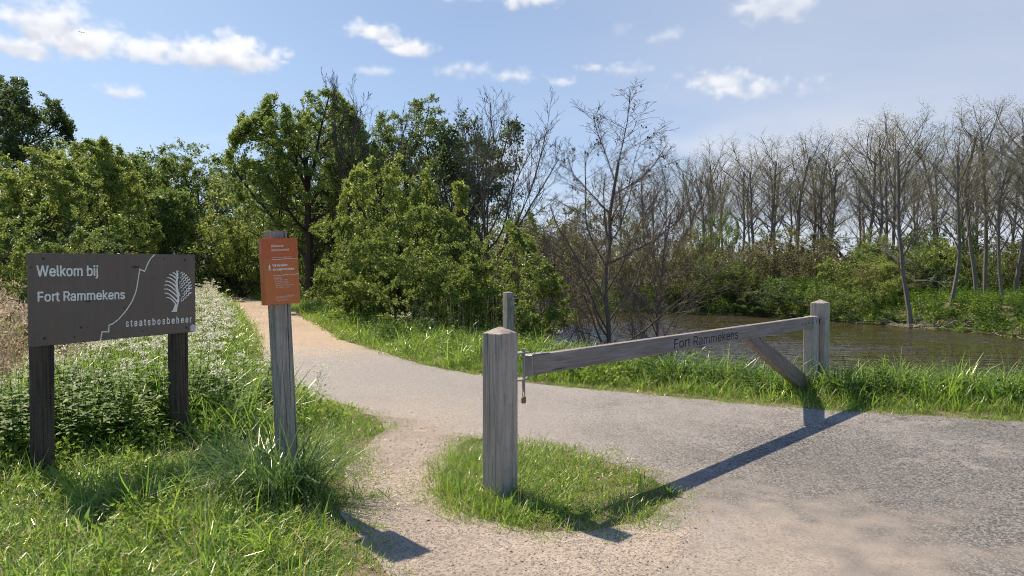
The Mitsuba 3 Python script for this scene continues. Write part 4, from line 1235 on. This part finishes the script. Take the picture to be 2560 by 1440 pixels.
# 1 short turf along all edges of the paving
edge_l = field(-9, 0, 2.4, 13, .11, 1, lambda x, y, d, n, r: (d >= 0) & (r < .55 + 5 * d) & (d < .55 + .4 * n) & side_left(x, y))
scatter('grass', forms('turf'), edge_l, .8, 1.5, 1)
edge_far = field(-14, 0, 12, 34, .2, 2, lambda x, y, d, n, r: (d > 0) & (d < .7))
scatter('grass', forms('turf') + forms('meadow', 2), edge_far, 1.0, 1.7, 2)
edge_r = field(-2, 12, 6, 13, .12, 3, lambda x, y, d, n, r: (d > 0) & (d < .45 + .35 * n) & ~side_left(x, y))
scatter('grass', forms('turf') + forms('dry_turf', 2), edge_r, .9, 1.6, 3)
# 2 the foreground meadow on the left
front = field(-6, 0, 2.3, 6.4, .135, 4, lambda x, y, d, n, r: (d > .28) & side_left(x, y) & (r < .95))
scatter('grass', forms('meadow'), front, .75, 1.25, 4)
long_front = field(-6, 0, 2.3, 6.0, .33, 5, lambda x, y, d, n, r: (d > .5) & side_left(x, y) & (n + .25 * r > .62))
scatter('grass', forms('tall'), long_front, .55, .85, 5)
mid_ = field(-9, 0, 6.2, 12, .17, 6, lambda x, y, d, n, r: (d > .3) & side_left(x, y))
scatter('grass', forms('meadow'), mid_, .75, 1.2, 6)
back_ = field(-16, 0, 11.8, 33, .34, 7, lambda x, y, d, n, r: (d > .3) & (d < 6) & side_left(x, y))
scatter('grass', forms('tall') + forms('meadow'), back_, 1.0, 1.6, 7)
# 3 the island round the latch post: lush at the post, thin and yellowed towards the road
isl = field(-1, 1.6, 4.3, 7.4, .09, 8, lambda x, y, d, n, r: (d < 0) & (x < .45 + .6 * r) & (n + .4 * r > .36))
scatter('grass', forms('turf'), isl, .8, 1.5, 8)
isl2 = field(-1, 1.6, 4.3, 7.4, .1, 9, lambda x, y, d, n, r: (d < 0) & (x > .35 + .3 * r) & (n + .5 * r > .40))
scatter('grass', forms('dry_turf'), isl2, .8, 1.4, 9)
isl3 = field(-1, .9, 4.5, 7.2, .13, 10, lambda x, y, d, n, r: (d < -.02) & ((x + .22) ** 2 + (y - 5.65) ** 2 * .6 < .22 + .34 * r))
scatter('grass', forms('meadow'), isl3, .6, 1.0, 10)
stray = field(-1.3, 2.2, 4.0, 7.8, .2, 11, lambda x, y, d, n, r: (shapely.distance(shapely.points(x, y), island) < .16) & (r < .6))
scatter('grass', forms('dry_turf'), stray, .4, .9, 11)
# 4 the right verge along the far path and in front of the pond
rv = field(-8, 1.5, 10.5, 30, .22, 12, lambda x, y, d, n, r: (d > .25) & (d < 3.6) & ~side_left(x, y))
scatter('grass', forms('meadow') + forms('tall', 2), rv, .9, 1.35, 12)
pv = field(-.5, 14, 6.5, 13.2, .17, 13, lambda x, y, d, n, r: (d > .35) & (d < 3.0) & ~side_left(x, y))
scatter('grass', forms('meadow'), pv, .9, 1.5, 13)
pt = field(.3, 14, 6.5, 13, .25, 14, lambda x, y, d, n, r: (d > .75) & (d < 2.8) & ~side_left(x, y) & (n + .22 * r > np.where(x > 4.6, .40, .55)))
scatter('grass', forms('tall'), pt, .95, 1.5, 14)
fb = field(3, 34, 18, 46, .48, 15, lambda x, y, d, n, r: (y - 22) > (28 - x) * .45 - 3 * (x > 14))
scatter('grass', forms('meadow'), fb[::2], 1.1, 1.8, 15)
scatter('ground_herbs', forms('elder'), fb[1::4], 1.2, 2.0, 28)
lb = field(-26, -4, 31, 44, .45, 16, lambda x, y, d, n, r: (d > .1))
scatter('grass', forms('meadow') + forms('tall', 2), lb, 1.1, 1.8, 16)
def fringe(x0, x1, y0, y1, step, reach, seed):
    '''Sparse tufts that have crept out over the edge of the paving.'''
    rng = np.random.default_rng(seed)
    x, y = np.meshgrid(np.arange(x0, x1, step), np.arange(y0, y1, step))
    x = x.ravel() + rng.uniform(-.5, .5, x.size) * step
    y = y.ravel() + rng.uniform(-.5, .5, y.size) * step
    d = shapely.distance(shapely.points(x, y), pave_all.boundary)
    ok = shapely.contains_xy(pave_all, x, y) & (d < reach * rng.random(len(x)) ** 1.6) & (np.abs(x) < .76 * y + 1.2)
    return np.stack([x[ok], y[ok]], -1)


scatter('grass', forms('turf') + forms('dry_turf'), fringe(-3.5, 0, 2.6, 10, .09, .28, 61), .45, .95, 61)
scatter('grass', forms('dry_turf') + forms('turf', 2), fringe(-.9, 1.6, 4.3, 7.4, .065, .26, 64), .5, 1.0, 64)
scatter('grass', forms('turf') + forms('dry_turf'), fringe(0, 12, 6.3, 11, .11, .14, 62), .5, 1.0, 62)
straws = field(-8, 0, 7.0, 13, .2, 63, lambda x, y, d, n, r: (d > .7) & side_left(x, y) & (n + .3 * r > .44))
scatter('grass', forms('tall'), straws, 1.1, 1.6, 63)
label('grass', 'green grass of the verges, from short turf at the path to long blades', 'grass', kind='stuff')

# herbs
nt = field(-8, 0, 5.6, 10.5, .19, 20, lambda x, y, d, n, r: (d > .9) & side_left(x, y) & (y > 6.75 + 1.0 * (x + 3.2)) & (y < 8.3 + .2 * (x + 3)) & (n + .3 * r > .46))
scatter('nettles', forms('nettle'), nt, 1.25, 1.95, 20)
nt2 = field(-1, 13, 7, 13, .24, 21, lambda x, y, d, n, r: (d > .7) & (d < 2.7) & ~side_left(x, y) & (n + .25 * r > np.where(x > 4.6, .58, .42)))
scatter('nettles', forms('nettle'), nt2, .85, 1.3, 21)
nt3 = field(4, 34, 18, 44, .5, 22, lambda x, y, d, n, r: ((y - 22) > (28 - x) * .45 - 3 * (x > 14)) & (n + .3 * r > .45))
scatter('nettles', forms('nettle'), nt3, 1.3, 2.1, 22)
nt4 = field(-8, 1, 11, 26, .4, 23, lambda x, y, d, n, r: (d > .8) & (d < 3.8) & ~side_left(x, y) & (n + .3 * r > .5))
scatter('nettles', forms('nettle'), nt4, .8, 1.3, 23)
label('nettles', 'dark leafy nettles and weeds growing through the grass', 'nettles', kind='stuff')
el = field(-8, 0, 5.2, 11, .2, 24, lambda x, y, d, n, r: (d > .55) & side_left(x, y) & (y > 6.45 + 1.0 * (x + 3.2)) & (r < .8))
scatter('ground_herbs', forms('elder'), el, .8, 1.3, 24)
el2 = field(-12, 2, 10.5, 27, .36, 25, lambda x, y, d, n, r: (d > .5) & (d < 4) & (r < .8))
scatter('ground_herbs', forms('elder'), el2, .9, 1.4, 25)
el3 = field(-6, 0, 2.6, 6.2, .27, 26, lambda x, y, d, n, r: (d > .4) & side_left(x, y) & (n + .2 * r > .53))
scatter('ground_herbs', forms('elder') + forms('dock', 3), el3, .5, .9, 26)
isl_h = field(-1, 1.4, 4.4, 7.2, .24, 27, lambda x, y, d, n, r: (d < -.05) & (r < .3))
scatter('ground_herbs', forms('elder', 2) + forms('dock', 3), isl_h, .22, .45, 27)
label('ground_herbs', 'low ferny herbs among the verge grass', 'herbs', kind='stuff')
cp = field(-13, -1, 7.4, 31, .21, 30, lambda x, y, d, n, r: (d > .55) & (d < 4.4) & side_left(x, y) & (r < np.interp(y, [7.4, 9.5, 12, 30], [.16, .45, .66, .7])) & (meshkit.noise(np.stack([x * 1.3, y * 1.3, x * 0], -1), 5) > .3) & (x > -6.9 - (y - 8) * .55))
scatter('cow_parsley', forms('parsley', 6), cp, .75, 1.1, 30, .06)
cp2 = field(-7, 1, 11, 27, .5, 31, lambda x, y, d, n, r: (d > 1.2) & (d < 3.4) & ~side_left(x, y) & (n > .52) & (r < .45))
scatter('cow_parsley', forms('parsley', 6), cp2, .55, .8, 31, .06)
cp3 = field(-13, -8, 30, 36, .4, 32, lambda x, y, d, n, r: (d > 1.6) & (x > -12.5))
scatter('cow_parsley', forms('parsley', 6), cp3, .8, 1.1, 32, .06)
cp4 = field(-7, -3.4, 6.8, 9.5, .42, 33, lambda x, y, d, n, r: r < .5)
scatter('cow_parsley', forms('parsley', 6), cp4, .7, 1.0, 33, .06)
label('cow_parsley', 'mass of flowering white cow parsley left of the path', 'cow parsley', kind='stuff')

# grass tussock at the foot of the orange post
tk = fresh('grass_tussock')
v, f, c = blades(np.random.default_rng(41), 620, .24, .40, .80, .0095, .35, 1.75, [(.10, .20, .05), (.08, .17, .045), (.15, .25, .075)])
put(tk, (v * [1.25, 1.0, 1] + [-1.60, 5.32, 0], f), 'grass_blade_skin', color=c)
label(tk, 'dark arching grass tussock round the foot of the orange panel post', 'grass tussock')

# reeds standing in the ditch at the left edge
rr = np.random.default_rng(44)
rp = field(-9.5, -4.9, 7.2, 13.5, .145, 45, lambda x, y, d, n, r: (shapely.distance(shapely.points(x, y), DITCH) < .95) & (n + .3 * r > .58))
n = len(rp)
base = np.column_stack([rp, height(rp[:, 0], rp[:, 1]) - .02])
P, R = grow(rr, base, rr.normal(0, .16, (n, 3)) + [.16, -.03, 1], rr.uniform(.9, 1.95, n), np.full(n, .0075), 7, -.02, .05, .6)
sv, sf = tubes(P, R, 3)
sc = tint(rr, (.52, .43, .31), n, 21, .15, .04)
parts = [(sv, sf, sc)]
tip, tdir = P[:, -1], unit(P[:, -1] - P[:, -2])
k = 20
t = rr.random((n, k))
droop = (np.array([.55, -.1, -.5]) * (t[..., None] ** 1.5) + tdir[:, None] * (1 - .3 * t[..., None])) * .27 * t[..., None]
pp = (tip[:, None] + droop + rr.normal(0, .012, (n, k, 3))).reshape(-1, 3)
v, f = leaves(rr, pp, np.repeat(tdir, k, 0) + [.3, 0, -.3], .08, .2, .2, .1)
parts.append((v, f, tint(rr, (.42, .35, .27), n * k, 4, .15, .04)))
for h in (1, 2, 3, 4):
    keep = rr.random(n) < .4
    q = P[keep, h]
    m = len(q)
    v, f = leaves(rr, q, rr.normal(0, .5, (m, 3)) * [1, 1, .3] + [.7, 0, 1.2], .5, .2, .04, .0)
    parts.append((v, f, tint(rr, (.42, .33, .21), m, 4, .15, .04)))
v, f, c = blend(parts)
put('reeds', (v, f), 'foliage', color=c)
label('reeds', 'dry straw-coloured reeds with feathery plumes at the left edge', 'reeds', kind='stuff')

# dandelion at the edge of the island
dn = fresh('dandelion')
label(dn, 'single yellow dandelion at the road edge of the grass island', 'flower')
e = np.random.default_rng(50)
v, f = leaves(e, np.zeros((60, 3)) + e.normal(0, .003, (60, 3)), e.normal(0, 1, (60, 3)) * [1, 1, .3] + [0, 0, .4], .015, .8, .3, .05)
put(dn + '__flower', (v + [.97, 5.72, .075], f), 'petal_skin', color=tint(e, (.80, .52, .02), 60, 4, .08, .03))
P, R = grow(e, np.array([[.97, 5.72, .0]]), np.array([[0, 0, 1.0]]), np.array([.075]), np.array([.002]), 3, 0, .02, 1)
v, f = tubes(P, R, 4)
put(dn + '__stem', (v, f), 'foliage', color=np.tile([[.16, .18, .06]], (len(v), 1)))

# dry dead stalks standing against the dark hawthorn
e = np.random.default_rng(52)
q = np.column_stack([e.uniform(-2.2, .2, 46), np.zeros(46)])
q[:, 1] = 15.6 - (q[:, 0] + 1) * .9 + e.normal(0, .25, 46)
base = np.column_stack([q, height(q[:, 0], q[:, 1])])
P, R = grow(e, base, e.normal(0, .08, (46, 3)) + [0, 0, 1], e.uniform(.5, 1.05, 46), np.full(46, .004), 6, .0, .05, .4)
v, f = tubes(P, R, 3)
put('dry_stalks', (v, f), 'foliage', color=tint(e, (.36, .30, .24), 46, 18, .12, .03))
label('dry_stalks', 'thin dry stalks standing before the dark foot of the hawthorn', 'dry stalks', kind='stuff')

# loose stones on the sandy footpath and the gravel
e = np.random.default_rng(60)
ball = trimesh.creation.icosphere(0, 1.0)
n = 3000
px = e.uniform(-1.6, 2.4, n * 2)
py = e.uniform(2.6, 8.4, n * 2)
ok = shapely.contains_xy(pave_all, px, py) & (shapely.distance(shapely.points(px, py), sand_zone) < np.abs(e.normal(0, .28, n * 2)))
px, py = px[ok][:n], py[ok][:n]
n = len(px)
s = np.exp(e.normal(-5.55, .42, n))
k = np.array([ball.vertices * np.array([1, e.uniform(.7, 1), e.uniform(.45, .7)]) * (1 + .18 * e.normal(0, 1, (len(ball.vertices), 1))) for _ in range(12)])
a = e.random(n) * 6.28
vv = k[e.integers(0, 12, n)] * s[:, None, None]
rx = vv[..., 0] * np.cos(a)[:, None] - vv[..., 1] * np.sin(a)[:, None]
ry = vv[..., 0] * np.sin(a)[:, None] + vv[..., 1] * np.cos(a)[:, None]
v = np.stack([rx + px[:, None], ry + py[:, None], vv[..., 2] + .005 + s[:, None] * .2], -1).reshape(-1, 3)
f = (ball.faces[None] + (np.arange(n) * len(ball.vertices))[:, None, None]).reshape(-1, 3)
pal = np.array([(.32, .275, .235), (.27, .245, .22), (.40, .36, .32), (.30, .215, .175), (.22, .205, .19)])
put('loose_stones', (v, f), 'bark', color=np.repeat(pal[e.integers(0, 5, n)] * np.exp(e.normal(0, .1, (n, 1))), len(ball.vertices), 0))
label('loose_stones', 'small loose stones strewn over the sandy footpath', 'stones', kind='stuff')

# two birds far off in the sky


def bird(span):
    v = np.array([(0, .16, 0), (0, -.2, 0), (.06, 0, .02), (-.06, 0, .02), (.28, .02, .12), (.5, -.1, .02), (-.28, .02, .12), (-.5, -.1, .02), (0, 0, -.05), (.05, -.3, 0), (-.05, -.3, 0)]) * span
    f = np.array([(0, 2, 8), (0, 8, 3), (1, 8, 2), (1, 3, 8), (0, 3, 2), (1, 2, 3), (2, 4, 5), (2, 5, 1), (3, 7, 6), (3, 1, 7), (2, 0, 4), (3, 6, 0), (1, 9, 10)])
    return v, f


for (x, y, z), a, text in (((-40.0, 74, 23.0), .6, 'small dark bird flying under the large left cloud'), ((52.0, 88, 18.5), -.9, 'small dark bird flying above the poplars at the right')):
    key = fresh('bird')
    v, f = bird(.62)
    c, s_ = math.cos(a), math.sin(a)
    put(key, (np.stack([v[:, 0] * c - v[:, 1] * s_ + x, v[:, 0] * s_ + v[:, 1] * c + y, v[:, 2] + z], -1), f), 'bark', color=np.tile([[.05, .05, .05]], (len(v), 1)))
    label(key, text, 'bird')
